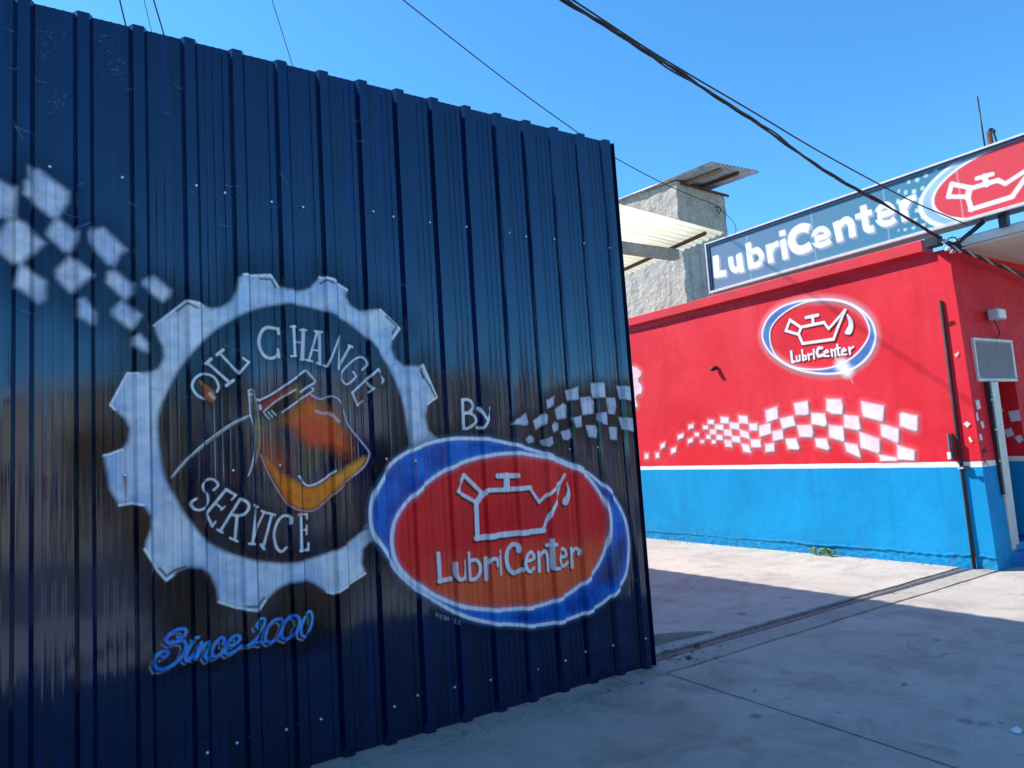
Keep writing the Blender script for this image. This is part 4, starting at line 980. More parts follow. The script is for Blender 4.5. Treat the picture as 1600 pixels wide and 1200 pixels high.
lub2 = [([(455, 715), (470, 850)], 34), ([(468, 846), (500, 840)], 30), ([(520, 775), (530, 835), (565, 825), (560, 765)], 24), ([(592, 695), (606, 825)], 26), ([(606, 765), (640, 770), (640, 810), (606, 822)], 24), ([(668, 745), (680, 815)], 26), ([(678, 765), (712, 742)], 24), ([(735, 690), (742, 805)], 26),
        ([(840, 670), (800, 668), (775, 720), (795, 775), (845, 760)], 38), ([(865, 735), (920, 720), (900, 695), (868, 715), (870, 770), (925, 770)], 24), ([(955, 690), (970, 770)], 26), ([(962, 705), (1000, 690), (1010, 770)], 24), ([(1030, 630), (1048, 755), (1065, 755)], 28), ([(1010, 680), (1065, 668)], 24), ([(1085, 720), (1140, 700), (1115, 675), (1088, 700), (1095, 755), (1145, 748)], 24), ([(1180, 665), (1192, 745)], 28), ([(1190, 690), (1230, 655)], 26)]
for dx, dy, c, a in ((-10, 12, lin(96, 26, 50), 0.7), (0, 0, Wc, 0.97)):
    for P, w in can2: cv.stroke(Z11.p([(x + dx, y + dy) for x, y in P]), Z11.w(P, w) * 0.84, c, a, 0.007)
    cv.poly(cat_rom(Z11.p([(x + dx, y + dy) for x, y in drop2]), 4), c, a, 0.007)
    for P, w in lub2: cv.stroke(Z11.p([(x + dx, y + dy) for x, y in P]), Z11.w(P, w) * 0.95, c, a, 0.007)
for q, r, a in (((1085, 885), 0.075, 0.95), ((1160, 965), 0.06, 0.9)):
    c = Z11.p([q])[0]; cv.poly(np.stack([c[0] + r * np.cos(ang), c[1] + r * np.sin(ang)], 1), lin(250, 250, 252), a, 0.075)
cv.stroke(Z11.p([(1000, 790), (1085, 885)]), 0.010, lin(250, 236, 240), 0.7, 0.010); cv.stroke(Z11.p([(1160, 965), (1230, 1110)]), 0.010, lin(250, 190, 198), 0.6, 0.014)
cv.mesh('oval_logo_mural', M['wpaint'], wsurf(0.0008), red)
# part of a pale gear near the far end, chips and scars near the corner
Z10w = Trace(780, 580, 1600 / 230, onw)
gp = Z10w.p([(1340, -80), (1500, -40), (1550, 10), (1545, 50), (1515, 80), (1520, 120), (1548, 150), (1560, 190), (1550, 240), (1500, 258), (1488, 300), (1500, 345), (1510, 375), (1480, 410), (1340, 420)])
cv = wcanvas(gp.min(0) - 0.1, gp.max(0) + 0.1)
cv.poly(gp, lin(246, 180, 188), 0.45, 0.08, 0.03); cv.poly(gp + np.array([-0.01, -0.012]), lin(120, 60, 70), 0.8, 0.01); cv.poly(gp, gcol(lin(236, 190, 198), lin(240, 216, 222), 8), 0.97, 0.012)
cv.mesh('gear_mural', M['wpaint'], wsurf(0.0), red)
ZK = Trace(1420, 460, 5, onw)
def chip(P, c, a, soft):
    global cv
    Q = ZK.p(P); cv = wcanvas(Q.min(0) - 0.03, Q.max(0) + 0.03, 0.006); cv.poly(Q, c, a, soft); cv.mesh('paint_chip', M['wpaint'], wsurf(0.0), red)
chip([(430, 1010), (455, 992), (485, 1012), (460, 1040)], lin(232, 222, 220), 0.95, 0.008)
chip([(468, 1118), (480, 1112), (502, 1148), (485, 1158)], lin(232, 222, 220), 0.95, 0.008)
chip([(358, 470), (392, 448), (395, 470), (375, 492)], lin(226, 190, 180), 0.9, 0.006)
chip([(300, 245), (320, 210), (360, 205), (355, 230), (325, 240)], lin(90, 14, 20), 0.95, 0.005)
# squares and scribble on the street front and in the doorway
def onfr(q): P = at_y(q, corner_y(1.5) - 0.002); return np.array([P[0], P[2]])
ZL = Trace(1420, 460, 5, onfr)
def frsurf(u, v): return np.stack([u, 3.80 + 0.085 * v / WTOP - 0.003, v], 1)
P_ = [[(525, 830), (555, 822), (570, 890), (540, 900)], [(482, 890), (495, 885), (502, 930), (490, 938)], [(510, 930), (540, 920), (552, 985), (525, 992)], [(503, 1030), (525, 1020), (535, 1075), (515, 1082)], [(560, 995), (582, 990), (592, 1040), (575, 1050)], [(540, 1095), (565, 1088), (575, 1135), (552, 1145)]]
cv = Canvas(np.arange(8.66, 9.0, 0.006), np.arange(1.0, 2.0, 0.006))
for q in P_: cv.poly(ZL.p(q), lin(226, 218, 224), 0.95, 0.008)
ZM = Trace(1420, 680, 5, onfr)
for q in ([(540, 100), (575, 150), (560, 200), (545, 225)], [(570, 130), (610, 125)], [(560, 150), (575, 120), (600, 90)], [(545, 200), (575, 235), (590, 200), (610, 230)]):
    cv.stroke(ZM.p(q), 0.016, lin(20, 8, 30), 0.85, 0.008)
cv.mesh('check_mural', M['wpaint'], frsurf, red)
def onrv(q): P = at_x(q, DX1 - 0.002); return np.array([P[1], P[2]])
ZN = Trace(1420, 460, 5, onrv)
cv = Canvas(np.arange(3.84, 4.19, 0.004), np.arange(1.2, 1.9, 0.008))
for q in ([(690, 870), (720, 868), (742, 910), (705, 920)], [(775, 915), (865, 900), (882, 985), (800, 995)], [(740, 1060), (800, 1040), (825, 1100), (770, 1118)], [(825, 1120), (870, 1095), (898, 1135), (862, 1165)]):
    cv.poly(ZN.p(q), lin(214, 206, 216), 0.95, 0.006)
cv.mesh('check_mural', M['wpaint'], lambda u, v: np.stack([np.full_like(u, DX1 - 0.003), u, v], 1), red)

# ================================================================== ROOF SIGN
sign = empty('roof_sign', (8.75, 5.0, 3.86), 'long blue lightbox sign reading LubriCenter above the red side wall', 'sign')
SX = 8.615
ys0, ys1 = 7.375, 2.0                       # far end, near end past the corner
def ztop(y): return 4.635 + (y - 3.0) * 0.0150
def zbot(y): return 3.885 + (y - 3.1) * 0.0060
def quadbar(m, x0, x1, ya, yb, za0, za1, zb0, zb1):
    v = [(x0, ya, za0), (x1, ya, za0), (x1, ya, za1), (x0, ya, za1), (x0, yb, zb0), (x1, yb, zb0), (x1, yb, zb1), (x0, yb, zb1)]
    m.add(v, [(0, 1, 2, 3), (7, 6, 5, 4), (0, 4, 5, 1), (1, 5, 6, 2), (2, 6, 7, 3), (3, 7, 4, 0)])
m = MB(); quadbar(m, SX + 0.035, SX + 0.27, ys0 - 0.01, ys1 + 0.01, zbot(ys0) - 0.012, ztop(ys0) - 0.004, zbot(ys1) - 0.012, ztop(ys1) - 0.004)
m.build('cabinet', M['dark_steel'], sign)
m = MB(); quadbar(m, SX - 0.004, SX + 0.28, ys0, ys1, ztop(ys0) - 0.026, ztop(ys0) - 0.001, ztop(ys1) - 0.026, ztop(ys1) - 0.001); m.build('frame_top', M['alu'], sign, bevel=0.004)
m = MB(); quadbar(m, SX - 0.004, SX + 0.034, ys0, ys1, zbot(ys0) - 0.016, zbot(ys0) + 0.022, zbot(ys1) - 0.016, zbot(ys1) + 0.022); m.build('frame_bottom', M['alu'], sign, bevel=0.004)
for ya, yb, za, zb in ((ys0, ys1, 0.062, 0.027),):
    m = MB(); quadbar(m, SX + 0.012, SX + 0.034, ya - 0.04, yb + 0.04, ztop(ya) - za, ztop(ya) - zb, ztop(yb) - za, ztop(yb) - zb); m.build('frame_shade_bar', M['navy'], sign)  # navy bars put in for the frame's shadow on the sign face
boxes('frame_shade_bar', M['navy'], sign, (SX + 0.012, SX + 0.034, ys0 - 0.039, ys0 - 0.001, zbot(ys0) + 0.023, ztop(ys0) - 0.030))
boxes('frame_end', M['alu'], sign, (SX - 0.006, SX + 0.28, ys0 + 0.001, ys0 + 0.030, zbot(ys0) - 0.02, ztop(ys0) + 0.012), bevel=0.004)
boxes('frame_end', M['alu'], sign, (SX - 0.006, SX + 0.28, ys1 - 0.045, ys1 - 0.001, zbot(ys1) - 0.02, ztop(ys1) + 0.012), bevel=0.004)
for y in (2.6, 3.35):
    boxes('support_post', M['dark_steel'], sign, (SX + 0.10, SX + 0.19, y - 0.04, y + 0.04, zt - 0.02 if y < 3.8 else 3.6, zbot(y) - 0.021))
m = MB(); m.bar((SX + 0.15, 4.0, 3.60), (SX + 0.15, 3.55, zbot(3.55) - 0.03), 0.04, 0.04); m.build('brace', M['dark_steel'], sign)
def onsg(q): P = at_x(q, SX + 0.03); return np.array([P[1], P[2]])
us = np.arange(ys1 + 0.012, ys0 - 0.002, 0.0085); cv = Canvas(us, np.arange(3.84, 4.76, 0.0085))
mask_hi = np.array([(ys0, ztop(ys0)), (ys1, ztop(ys1)), (ys1, zbot(ys1)), (ys0, zbot(ys0))])
def bluebg(U, V):
    t = np.clip((U - 3.9) / 3.4, 0, 1)[..., None]; h = np.clip((V - 3.9) / 0.75, 0, 1)[..., None]
    c = np.array(lin(60, 128, 152)) * (1 - t) + np.array(lin(116, 130, 152)) * t
    c2 = np.array(lin(92, 128, 150))
    return c * (1 - 0.35 * h) + c2 * 0.35 * h
cv.poly(mask_hi, bluebg, 1.0, 0.004, 0.01)
Z7 = Trace(1100, 280, 1600 / 340, onsg); Z15 = Trace(1400, 200, 1333 / 200, onsg)
# little squares around the emblem
for cx, cy, w, h in ((310, 492, 42, 40), (218, 536, 36, 34), (133, 560, 24, 30), (275, 628, 38, 38), (186, 660, 40, 38), (100, 674, 28, 36), (30, 656, 20, 26), (255, 748, 44, 42), (226, 858, 56, 40), (295, 920, 62, 46), (370, 970, 66, 42), (452, 1006, 72, 40), (200, 955, 44, 30), (280, 1012, 50, 34), (355, 1055, 54, 28), (182, 1040, 30, 20), (94, 1055, 28, 18), (238, 1092, 44, 18), (166, 1116, 30, 14), (412, 430, 44, 38), (20, 760, 26, 40)):
    cv.poly(Z15.p([(cx - w / 2 + 4, cy - h / 2 + 3), (cx + w / 2 + 2, cy - h / 2 - 2), (cx + w / 2 - 3, cy + h / 2 - 3), (cx - w / 2 - 2, cy + h / 2 + 3)]), lin(206, 224, 232), 0.8, 0.012)
for cx, cy, w, h in ((1505, 18, 18, 22), (1570, 8, 20, 18), (1546, 92, 26, 26), (1484, 96, 18, 26), (1430, 90, 10, 18), (1420, 165, 10, 30), (1480, 372, 18, 14), (1540, 358, 22, 14), (1430, 376, 12, 10), (1466, 425, 14, 10), (1530, 412, 18, 10)):
    cv.poly(Z7.p([(cx - w / 2, cy - h / 2), (cx + w / 2, cy - h / 2 - 3), (cx + w / 2, cy + h / 2), (cx - w / 2, cy + h / 2 + 3)]), lin(196, 216, 226), 0.7, 0.014)
# emblem: white ring with blue crescent, red field
EC = np.array([3.02, 4.20])
def ell(c, a, b, n=72): t = np.linspace(0, 2 * math.pi, n, endpoint=False); return np.stack([c[0] + a * np.cos(t), c[1] + b * np.sin(t)], 1)
big_e, ring_e, red_e = ell((3.08, 4.19), 1.09, 0.50), ell((3.10, 4.20), 1.02, 0.455), ell((3.14, 4.21), 0.845, 0.375)
cv.poly(big_e, lin(232, 236, 240), 1.0, 0.010)
cv.poly(ring_e, gcol(lin(128, 172, 198), lin(190, 198, 214), 2), 1.0, 0.012)
cv.poly(ell((3.12, 4.205), 0.90, 0.405), lin(228, 232, 236), 1.0, 0.010)
cv.poly(red_e, lin(216, 68, 72), 1.0, 0.008)
can3 = [([(580, 580), (545, 715)], 44), ([(545, 715), (745, 715)], 42), ([(770, 620), (585, 585)], 44), ([(745, 720), (765, 640)], 60), ([(750, 730), (785, 850)], 46), ([(775, 850), (1210, 715)], 48), ([(1210, 715), (1333, 540), (1460, 380)], 46), ([(1470, 375), (1333, 455), (1140, 580)], 42), ([(1140, 580), (1060, 545)], 42), ([(1060, 545), (790, 625)], 46), ([(920, 500), (945, 590)], 50), ([(842, 525), (1002, 480)], 42)]
for P, w in can3: cv.stroke(Z15.p(P), Z15.w(P, w), lin(232, 234, 236), 1.0, 0.008)
L7 = [([(84, 562), (94, 712)], 46), ([(75, 704), (162, 688)], 40), ([(192, 570), (202, 640), (228, 668), (258, 640), (250, 555)], 36), ([(258, 545), (278, 682)], 36), ([(322, 468), (346, 658)], 42), ([(345, 545), (388, 520), (420, 560), (410, 612), (372, 634), (350, 628)], 38), ([(472, 478), (492, 614)], 42), ([(488, 535), (508, 488), (548, 470)], 36),
      ([(578, 442), (599, 586)], 42), ([(553, 402), (596, 388)], 34), ([(772, 362), (720, 355), (662, 390), (642, 450), (668, 508), (722, 518), (784, 486)], 54), ([(815, 440), (905, 412), (890, 372), (850, 366), (812, 400), (808, 452), (840, 483), (888, 474), (928, 452)], 34), ([(968, 312), (1000, 456)], 44), ([(988, 345), (1040, 300), (1078, 325), (1092, 424)], 44),
      ([(1168, 192), (1188, 340), (1208, 368), (1248, 360)], 42), ([(1112, 278), (1232, 240)], 34), ([(1275, 268), (1378, 238), (1360, 196), (1320, 190), (1280, 230), (1276, 285), (1312, 323), (1366, 318), (1404, 290)], 38), ([(1452, 155), (1482, 305)], 46), ([(1478, 205), (1500, 150), (1558, 128)], 38)]
for dx, dy, c in ((18, 16, lin(150, 150, 166)), (9, 8, lin(170, 172, 186)), (0, 0, lin(240, 244, 250))):
    for P, w in L7:
        Q = Z7.p([(x + dx, y + dy) for x, y in P]); 
        if len(Q) > 3: Q = cat_rom(Q, 4, False)
        cv.stroke(Q, Z7.w(P, w) * 1.14, c, 1.0, 0.008, flat=True)
# overlap joints of the printed sheets
for y in (6.62, 5.55, 3.70, 4.55):
    cv.stroke(np.array([(y, 3.86), (y + 0.01, 4.75)]), 0.012, lin(216, 224, 234), 0.35, 0.008)
ins = (cv.V < ztop(cv.U) - 0.03) & (cv.V > zbot(cv.U) + 0.01)
cv.A = np.where(ins, 1.0, 0.0)
cv.mesh('sign_face', M['print'], lambda u, v: np.stack([np.full_like(u, SX + 0.030), u, v], 1), sign)

# ================================================================== BACK BUILDING (stucco tower) AND ITS LEAN-TO
TX, TY = 12.9, 11.80
tower = empty('stucco_tower', (14, 13.5, 0), 'rough unpainted grey stucco tower block rising behind the red building', 'building')
TXR = at_y((1134, 330), TY)[0]
def lump(m, face, n):
    pass
v, f = [], []
NZ, NA, NB = 60, 30, 14
def tw(x, y, z): 
    d = 0.035 * mnoise.noise((x * 3, y * 3, z * 3)) + 0.02 * mnoise.noise((x * 9, y * 9, z * 9)); return d
m = MB()
ztp = lambda x, y: 8.04 + (y - TY) * 0.10 - (x - TX) * 0.03
for (A, B, n, nrm) in (((TX, 15.2), (TX, TY), NA, (-1, 0)), ((TX, TY), (TXR, TY), NB, (0, -1)), ((TXR, TY), (TXR, 15.2), 6, (1, 0)), ((TXR, 15.2), (TX, 15.2), 4, (0, 1))):
    o = len(m.v)
    for j in range(NZ + 1):
        for i in range(n + 1):
            x = A[0] + (B[0] - A[0]) * i / n; y = A[1] + (B[1] - A[1]) * i / n; z = 3.2 + (ztp(x, y) - 3.2) * j / NZ
            m.v.append((x + tw(x, y, z), y + tw(x + 5, y, z), z))
    for j in range(NZ):
        for i in range(n):
            a = o + j * (n + 1) + i; m.f.append((a, a + 1, a + n + 2, a + n + 1))
m.build('wall', M['stucco'], tower)

def corrugated(name, mat, parent, O, A, B, waves, amp, thick=0.004, per=6, nb=1, zig=False):
    """sheet spanned by A (across the waves) and B (along them) from corner O"""
    O, A, B = Vector(O), Vector(A), Vector(B); nrm = A.cross(B).normalized()
    if nrm.z < 0: nrm = -nrm
    n = waves * per; m = MB()
    for s_ in (0, 1):
        for j in range(nb + 1):
            for i in range(n + 1):
                h = amp * (math.sin(2 * math.pi * i / per) if not zig else (1, 1, -1, -1)[i % 4] * 1.0)
                m.v.append(O + A * (i / n) + B * (j / nb) + nrm * (h + s_ * thick))
    L = (n + 1) * (nb + 1)
    for s_ in (0, 1):
        for j in range(nb):
            for i in range(n):
                a = s_ * L + j * (n + 1) + i; q = (a, a + 1, a + n + 2, a + n + 1); m.f.append(q if s_ else q[::-1])
    for i in range(n): m.f += [(i, L + i, L + i + 1, i + 1), (nb * (n + 1) + i, nb * (n + 1) + i + 1, L + nb * (n + 1) + i + 1, L + nb * (n + 1) + i)]
    for j in range(nb):
        a, b = j * (n + 1), (j + 1) * (n + 1); m.f += [(a, b, L + b, L + a), (a + n, L + a + n, L + b + n, b + n)]
    return m.build(name, mat, parent, smooth=not zig)
lipL, lipR = at_y((1117, 255), 10.55), at_y((1187, 268), 10.55)
O_ = Vector((TX - 0.12, 10.55, lipL[2])); E_ = Vector((lipR[0], 10.55, lipR[2]))
Bk = Vector((0.0, 4.75, 0.33))
corrugated('roof_sheet', M['galv'], tower, O_, E_ - O_, Bk, 13, 0.034)
for t in (0.28, 0.62):
    p = O_ + (E_ - O_) * t + Vector((0, 0.12, -0.075)); m = MB(); m.bar(p, p + Bk * 0.95, 0.06, 0.08); m.build('rafter', M['wood'] if t < 0.5 else M['rust'], tower)
p = O_ + Vector((0.3, 1.1, 0.03)); m = MB(); m.bar((TX + 0.15, TY - 0.03, 8.0), (TXR + 0.12, TY - 0.03, 7.93), 0.05, 0.05); m.build('wall_plate', M['rust'], tower)
hook = at_y((1124, 323), TY - 0.10)
m = MB(); m.tube([hook + np.array([0, .14, .02]), hook, hook + np.array([0.02, -0.02, -0.10]), hook + np.array([-0.05, 0, -0.2]), hook + np.array([-0.03, 0.05, -0.05])], 0.016, 6); m.build('wire_hook', M['black'], tower)

lean = empty('translucent_roof', (10.4, 11, 0), 'cream translucent corrugated lean-to roof on a concrete beam in front of the stucco tower', 'roof')
EN, EFAR, LFT = Vector((11.87, 9.66, 5.95)), Vector((11.87, 13.2, 5.78)), Vector((8.72, 9.66, 6.17))
ns = 4
for k in range(ns):
    a = EN + (EFAR - EN) * (k / ns); w = (EFAR - EN) / ns
    corrugated('roof_sheet', M['cream'], lean, a + Vector((0, -0.03, 0.006 * (k % 2))), w * 1.03, LFT - EN, 5, 0.024, 0.003)
boxes('beam', M['conc_beam'], lean, (8.80, 11.42, 10.52, 10.72, 5.58, 5.80), bevel=0.012)
for x in (11.38,):
    zc = 5.95 + (11.87 - x) * 0.07 - 0.075
    m = MB(); m.bar((x, 9.72, zc), (x, 13.1, zc - 0.165), 0.05, 0.07); m.build('batten', M['rust'], lean)
for y in (10.62, 12.9):
    boxes('column', M['conc_beam'], lean, (8.93, 9.17, y - 0.11, y + 0.11, 3.4, 5.579 if y < 12 else 5.8))

# ================================================================== SHED BEHIND THE FENCE (its eave shades the driveway)
shed = empty('metal_shed', (0.5, 9.5, 0), 'tall sheet metal shed standing behind the navy fence', 'shed')
EV = (6.55 - FX1) / 0.60
boxes('wall', M['galv'], shed, (FX1 - 0.35, FX1 - 0.31, 6.2, 16.0, 0, EV - 0.06), (-3.3, -3.26, 6.2, 16.0, 0, EV - 0.06), (-3.25, FX1 - 0.36, 6.2, 6.24, 0, EV - 0.06), (-3.25, FX1 - 0.36, 15.95, 15.99, 0, EV - 0.06))
corrugated('roof_sheet', M['galv'], shed, (FX1, 5.95, EV), (0, 10.2, 0), (-7.2, 0, 0.05), 40, 0.02)

# ================================================================== CABLES
def sagline(a, b, sag, n=24):
    a, b = Vector(a), Vector(b); return [a + (b - a) * (k / n) - Vector((0, 0, sag * 4 * (k / n) * (1 - k / n))) for k in range(n + 1)]
def poleobj(x, y, h, label):
    p = empty('utility_pole', (x, y, 0), label, 'pole', 'poles along the pavement')
    m = MB(); m.tube([(x, y, -0.1), (x, y, h * 0.5), (x, y, h)], [0.15, 0.13, 0.10], 12); m.build('shaft', M['wood'], p, True)
    boxes('crossarm', M['wood'], p, (x - 0.8, x + 0.8, y - 0.06, y + 0.06, h - 0.55, h - 0.43))
    for d in (-0.7, -0.25, 0.25, 0.7):
        m = MB(); m.tube([(x + d, y, h - 0.43), (x + d, y, h - 0.36), (x + d, y, h - 0.28)], [0.02, 0.045, 0.03], 8); m.build('insulator', M['white_plastic'], p, True)
poleobj(-1.1, 1.9, 8.9, 'wooden utility pole with crossarm on the pavement left of the camera')
poleobj(-12.5, 2.0, 9.9, 'wooden utility pole with crossarm further along the pavement')
def curve_through(pts, n=10): return [Vector(p) for p in cat_rom(np.array([list(p) for p in pts]), n, False)]
anchor = at_x((1484, 384), XW - 0.06)
cb = [at_y((1470, 372), 3.86), at_y((1380, 318), 3.80), at_y((1290, 268), 3.74), at_y((1200, 204), 3.67), at_y((1100, 138), 3.60), at_y((990, 68), 3.53), at_y((878, -2), 3.46)]
cb += [cb[-1] + (cb[-1] - cb[-2]) * k for k in (1, 2, 3.5, 5.5, 8, 11, 15)]
cab = empty('cable_bundle', (8.5, 3.86, 3.6), 'thick twisted black overhead cable bundle running to the corner of the red building', 'cable')
pts = curve_through(cb, 14)
for k, (r, ph) in enumerate(((0.010, 0.0), (0.008, 2.1), (0.007, 4.2))):
    Q = []
    for i, p in enumerate(pts):
        w = 0.011 if k else 0.004
        Q.append(p + Vector((0, w * math.cos(i * 0.42 + ph), w * math.sin(i * 0.42 + ph) - (0.012 * math.sin(i * 0.13) if k == 2 else 0))))
    m = MB(); m.tube(Q, r, 6); m.build('strand', M['black'], cab, True)
def wire(label, pts, r, n=10):
    m = MB(); m.tube(curve_through(pts, n), r, 6); tag(m.build('overhead_wire', M['black'], None, True), label, 'wire')
wire('thin black wire running just above the thick cable bundle down to the sign', [at_y((1512, 351), 3.55), at_y((1437, 320), 3.6), at_y((1372, 287), 3.6), at_y((1272, 232), 3.55), at_y((1177, 175), 3.5), at_y((1030, 88), 3.42), at_y((895, 0), 3.35)] + [at_y((895, 0), 3.35) + (at_y((895, 0), 3.35) - at_y((1030, 88), 3.42)) * k for k in (1, 2, 3.5, 5.5, 8, 11, 15)], 0.0065)
hk = Vector(hook)
A_ = Vector(at_y((630, 0), 9.25)); P955 = Vector(at_y((955, 243), 10.4)); P1040 = Vector(at_y((1040, 288), 11.0)); P905 = Vector(at_y((905, 209), 10.1))
wire('thin black service wire crossing the sky from the fence top to the stucco tower', [hk, P1040, P955, P905, A_, (-12.0, 2.05, 9.6)], 0.010)
wire('thin loose black wire drooping from the tower hook to the sign', [hk + Vector((0, 0, -0.05)), at_y((1142, 342), 10.6), at_y((1150, 358), 9.2), Vector((SX + 0.2, 7.05, 4.66))], 0.008)
for k, (q1, q2, r, lb) in enumerate((((187, 0), (197, 42), 0.008, 'leftmost of the steep black wires rising above the fence'), ((225, 0), (237, 50), 0.0035, 'thinnest of the steep wires above the fence, between two thicker ones'),
                                     ((240, 0), (257, 57), 0.008, 'black wire rising above the fence, right beside the thinnest wire'), ((425, 0), (457, 102), 0.0045, 'rightmost thin steep wire rising above the fence, apart from the others'))):
    nn = np.cross(ray(q1), ray(q2)); tx = -(nn[1] * 1.9 + nn[2] * (8.62 - EYE)) / nn[0]
    b = Vector(at_y(q2, 8.0)); T = Vector((tx, 1.9, 8.62))
    wire(lb, [T, T + (b - T) * 0.35, T + (b - T) * 0.7, b, b + (b - T) * 0.25], r)
# tangle where the cables reach the wall
jn = empty('cable_clamp', (8.55, 3.86, 3.66), 'cluster of clamps, insulators and cable ends at the corner of the red building', 'cable clamp')
bxp = at_x((1457, 378), XW - 0.10)
boxes('junction_box', M['dark_steel'], jn, (XW - 0.14, XW - 0.02, bxp[1] - 0.08, bxp[1] + 0.07, bxp[2] - 0.06, bxp[2] + 0.06), bevel=0.01)
for q in ((1478, 376), (1487, 383), (1496, 375), (1503, 391), (1490, 392), (1482, 388)):
    P = at_y(q, 3.80); m = MB(); m.tube([(P[0] - 0.03, P[1] + 0.02, P[2] - 0.02), (P[0], P[1], P[2]), (P[0] + 0.03, P[1] - 0.01, P[2] + 0.02)], [0.014, 0.024, 0.014], 8)
    m.build('insulator', M['white_plastic'] if random.random() < 0.45 else M['grey_plastic'], jn, True)
for k in range(7):
    a = Vector(at_y((1470 + random.uniform(-4, 6), 376 + random.uniform(-4, 6)), 3.84)); b = Vector(at_y((1506 + random.uniform(-8, 8), 388 + random.uniform(-12, 8)), 3.70))
    mid = (a + b) / 2 + Vector((random.uniform(-.05, .05), random.uniform(-.05, .0), random.uniform(-.05, .10)))
    m = MB(); m.tube(curve_through([a, mid, b], 6), 0.008, 5); m.build('cable_tail', M['black'], jn, True)
tail = [at_y((1482, 384), 3.80), at_y((1505, 392), 3.70), at_y((1530, 402), 3.72), at_y((1560, 414), 3.74), at_y((1600, 431), 3.76), at_y((1660, 462), 3.78)]
for k in range(3):
    Q = [Vector(p) + Vector((0, 0.012 * math.cos(i * 1.3 + k * 2), 0.014 * math.sin(i * 1.3 + k * 2))) for i, p in enumerate(curve_through(tail, 5))]
    m = MB(); m.tube(Q, 0.011, 6); m.build('cable_run', M['black'] if k else M['grey_plastic'], jn, True)

# ================================================================== SMALL THINGS ON THE BUILDING
# floodlight
P0, P1 = at_y((1546, 483), 3.80), at_y((1567, 502), 3.80)
fl = empty('floodlight', (P0[0] + 0.1, 3.8, P1[2]), 'small grey square floodlight high on the red street front', 'light')
boxes('housing', M['grey_plastic'], fl, (P0[0], P1[0] - 0.09, 3.72, 3.83, P1[2], P0[2]), bevel=0.012)
boxes('lens', M['white_plastic'], fl, (P0[0] + 0.02, P1[0] - 0.11, 3.714, 3.719, P1[2] + 0.015, P0[2] - 0.015))
m = MB(); m.tube(curve_through([(P0[0] + 0.08, 3.80, P1[2]), (P0[0] + 0.12, 3.79, P1[2] - 0.08), (P0[0] + 0.18, 3.80, P1[2] - 0.15), (P0[0] + 0.12, 3.82, P1[2] - 0.21)], 6), 0.007, 6); m.build('lead', M['black'], fl, True)
# air conditioner grille
G0, G1 = at_y((1521, 527), 3.825), at_y((1585, 596), 3.825)
ac = empty('air_conditioner', ((G0[0] + G1[0]) / 2, 3.8, G1[2]), 'grey louvred air conditioner grille above the doorway', 'air conditioner')
gx0, gx1, gz0, gz1 = G0[0], G0[0] + 0.98, G1[2], G0[2]
boxes('casing', M['grey_plastic'], ac, (gx0 + 0.012, gx1 - 0.012, 3.842, 3.87, gz0 + 0.012, gz1 - 0.012))
for b in ((gx0, gx1, 3.825, 3.865, gz1 - 0.035, gz1), (gx0, gx1, 3.825, 3.865, gz0, gz0 + 0.035), (gx0, gx0 + 0.03, 3.826, 3.865, gz0 + 0.036, gz1 - 0.036), (gx1 - 0.05, gx1, 3.826, 3.865, gz0 + 0.036, gz1 - 0.036)):
    boxes('grille_frame', M['alu'], ac, b, bevel=0.003)
nl = 26
for k in range(nl):
    z = gz0 + 0.045 + (gz1 - gz0 - 0.09) * k / (nl - 1)
    m = MB(); m.add([(gx0 + 0.031, 3.828, z - 0.010), (gx1 - 0.051, 3.828, z - 0.010), (gx1 - 0.051, 3.841, z + 0.007), (gx0 + 0.031, 3.841, z + 0.007), (gx0 + 0.031, 3.828, z - 0.0085), (gx1 - 0.051, 3.828, z - 0.0085), (gx1 - 0.051, 3.841, z + 0.0085), (gx0 + 0.031, 3.841, z + 0.0085)],
                    [(0, 1, 2, 3), (7, 6, 5, 4), (0, 4, 5, 1), (2, 6, 7, 3)]); m.build('louvre', M['grey_plastic'], ac)
# drain pipe at the corner
b0, b1 = at_x((1523, 893), 8.60), at_x((1469, 470), 8.61)
dp = empty('drain_pipe', (8.53, 4.0, 0), 'dark rusty iron pipe standing against the corner of the red wall', 'pipe')
m = MB(); m.tube([(8.606, b0[1], -0.02), (8.608, 0.5 * (b0[1] + b1[1]), 1.5), (8.610, b1[1], b1[2])], 0.019, 12); m.build('tube', M['pipe'], dp, True)
zc = at_x((1501, 731), 8.55)
boxes('clamp', M['alu'], dp, (8.555, 8.635, zc[1] - 0.035, zc[1] + 0.035, zc[2] - 0.012, zc[2] + 0.012))
boxes('clamp_arm', M['dark_steel'], dp, (8.53, 8.555, zc[1] - 0.09, zc[1] - 0.036, zc[2] - 0.01, zc[2] + 0.02))
# meter niche door standing open
Pm0, Pm1 = at_x((1483, 677), 8.56), at_x((1486, 720), 8.56)
mt_ = empty('meter_door', (8.6, Pm0[1], Pm1[2]), 'small open grey metal meter door beside the iron pipe', 'meter box')
boxes('leaf', M['galv'], mt_, (XW - 0.115, XW - 0.004, Pm0[1] - 0.006, Pm0[1] + 0.006, Pm1[2], Pm0[2]))
boxes('latch', M['white_plastic'], mt_, (XW - 0.135, XW - 0.116, Pm0[1] - 0.02, Pm0[1] + 0.02, Pm1[2] + 0.02, Pm1[2] + 0.10), bevel=0.004)
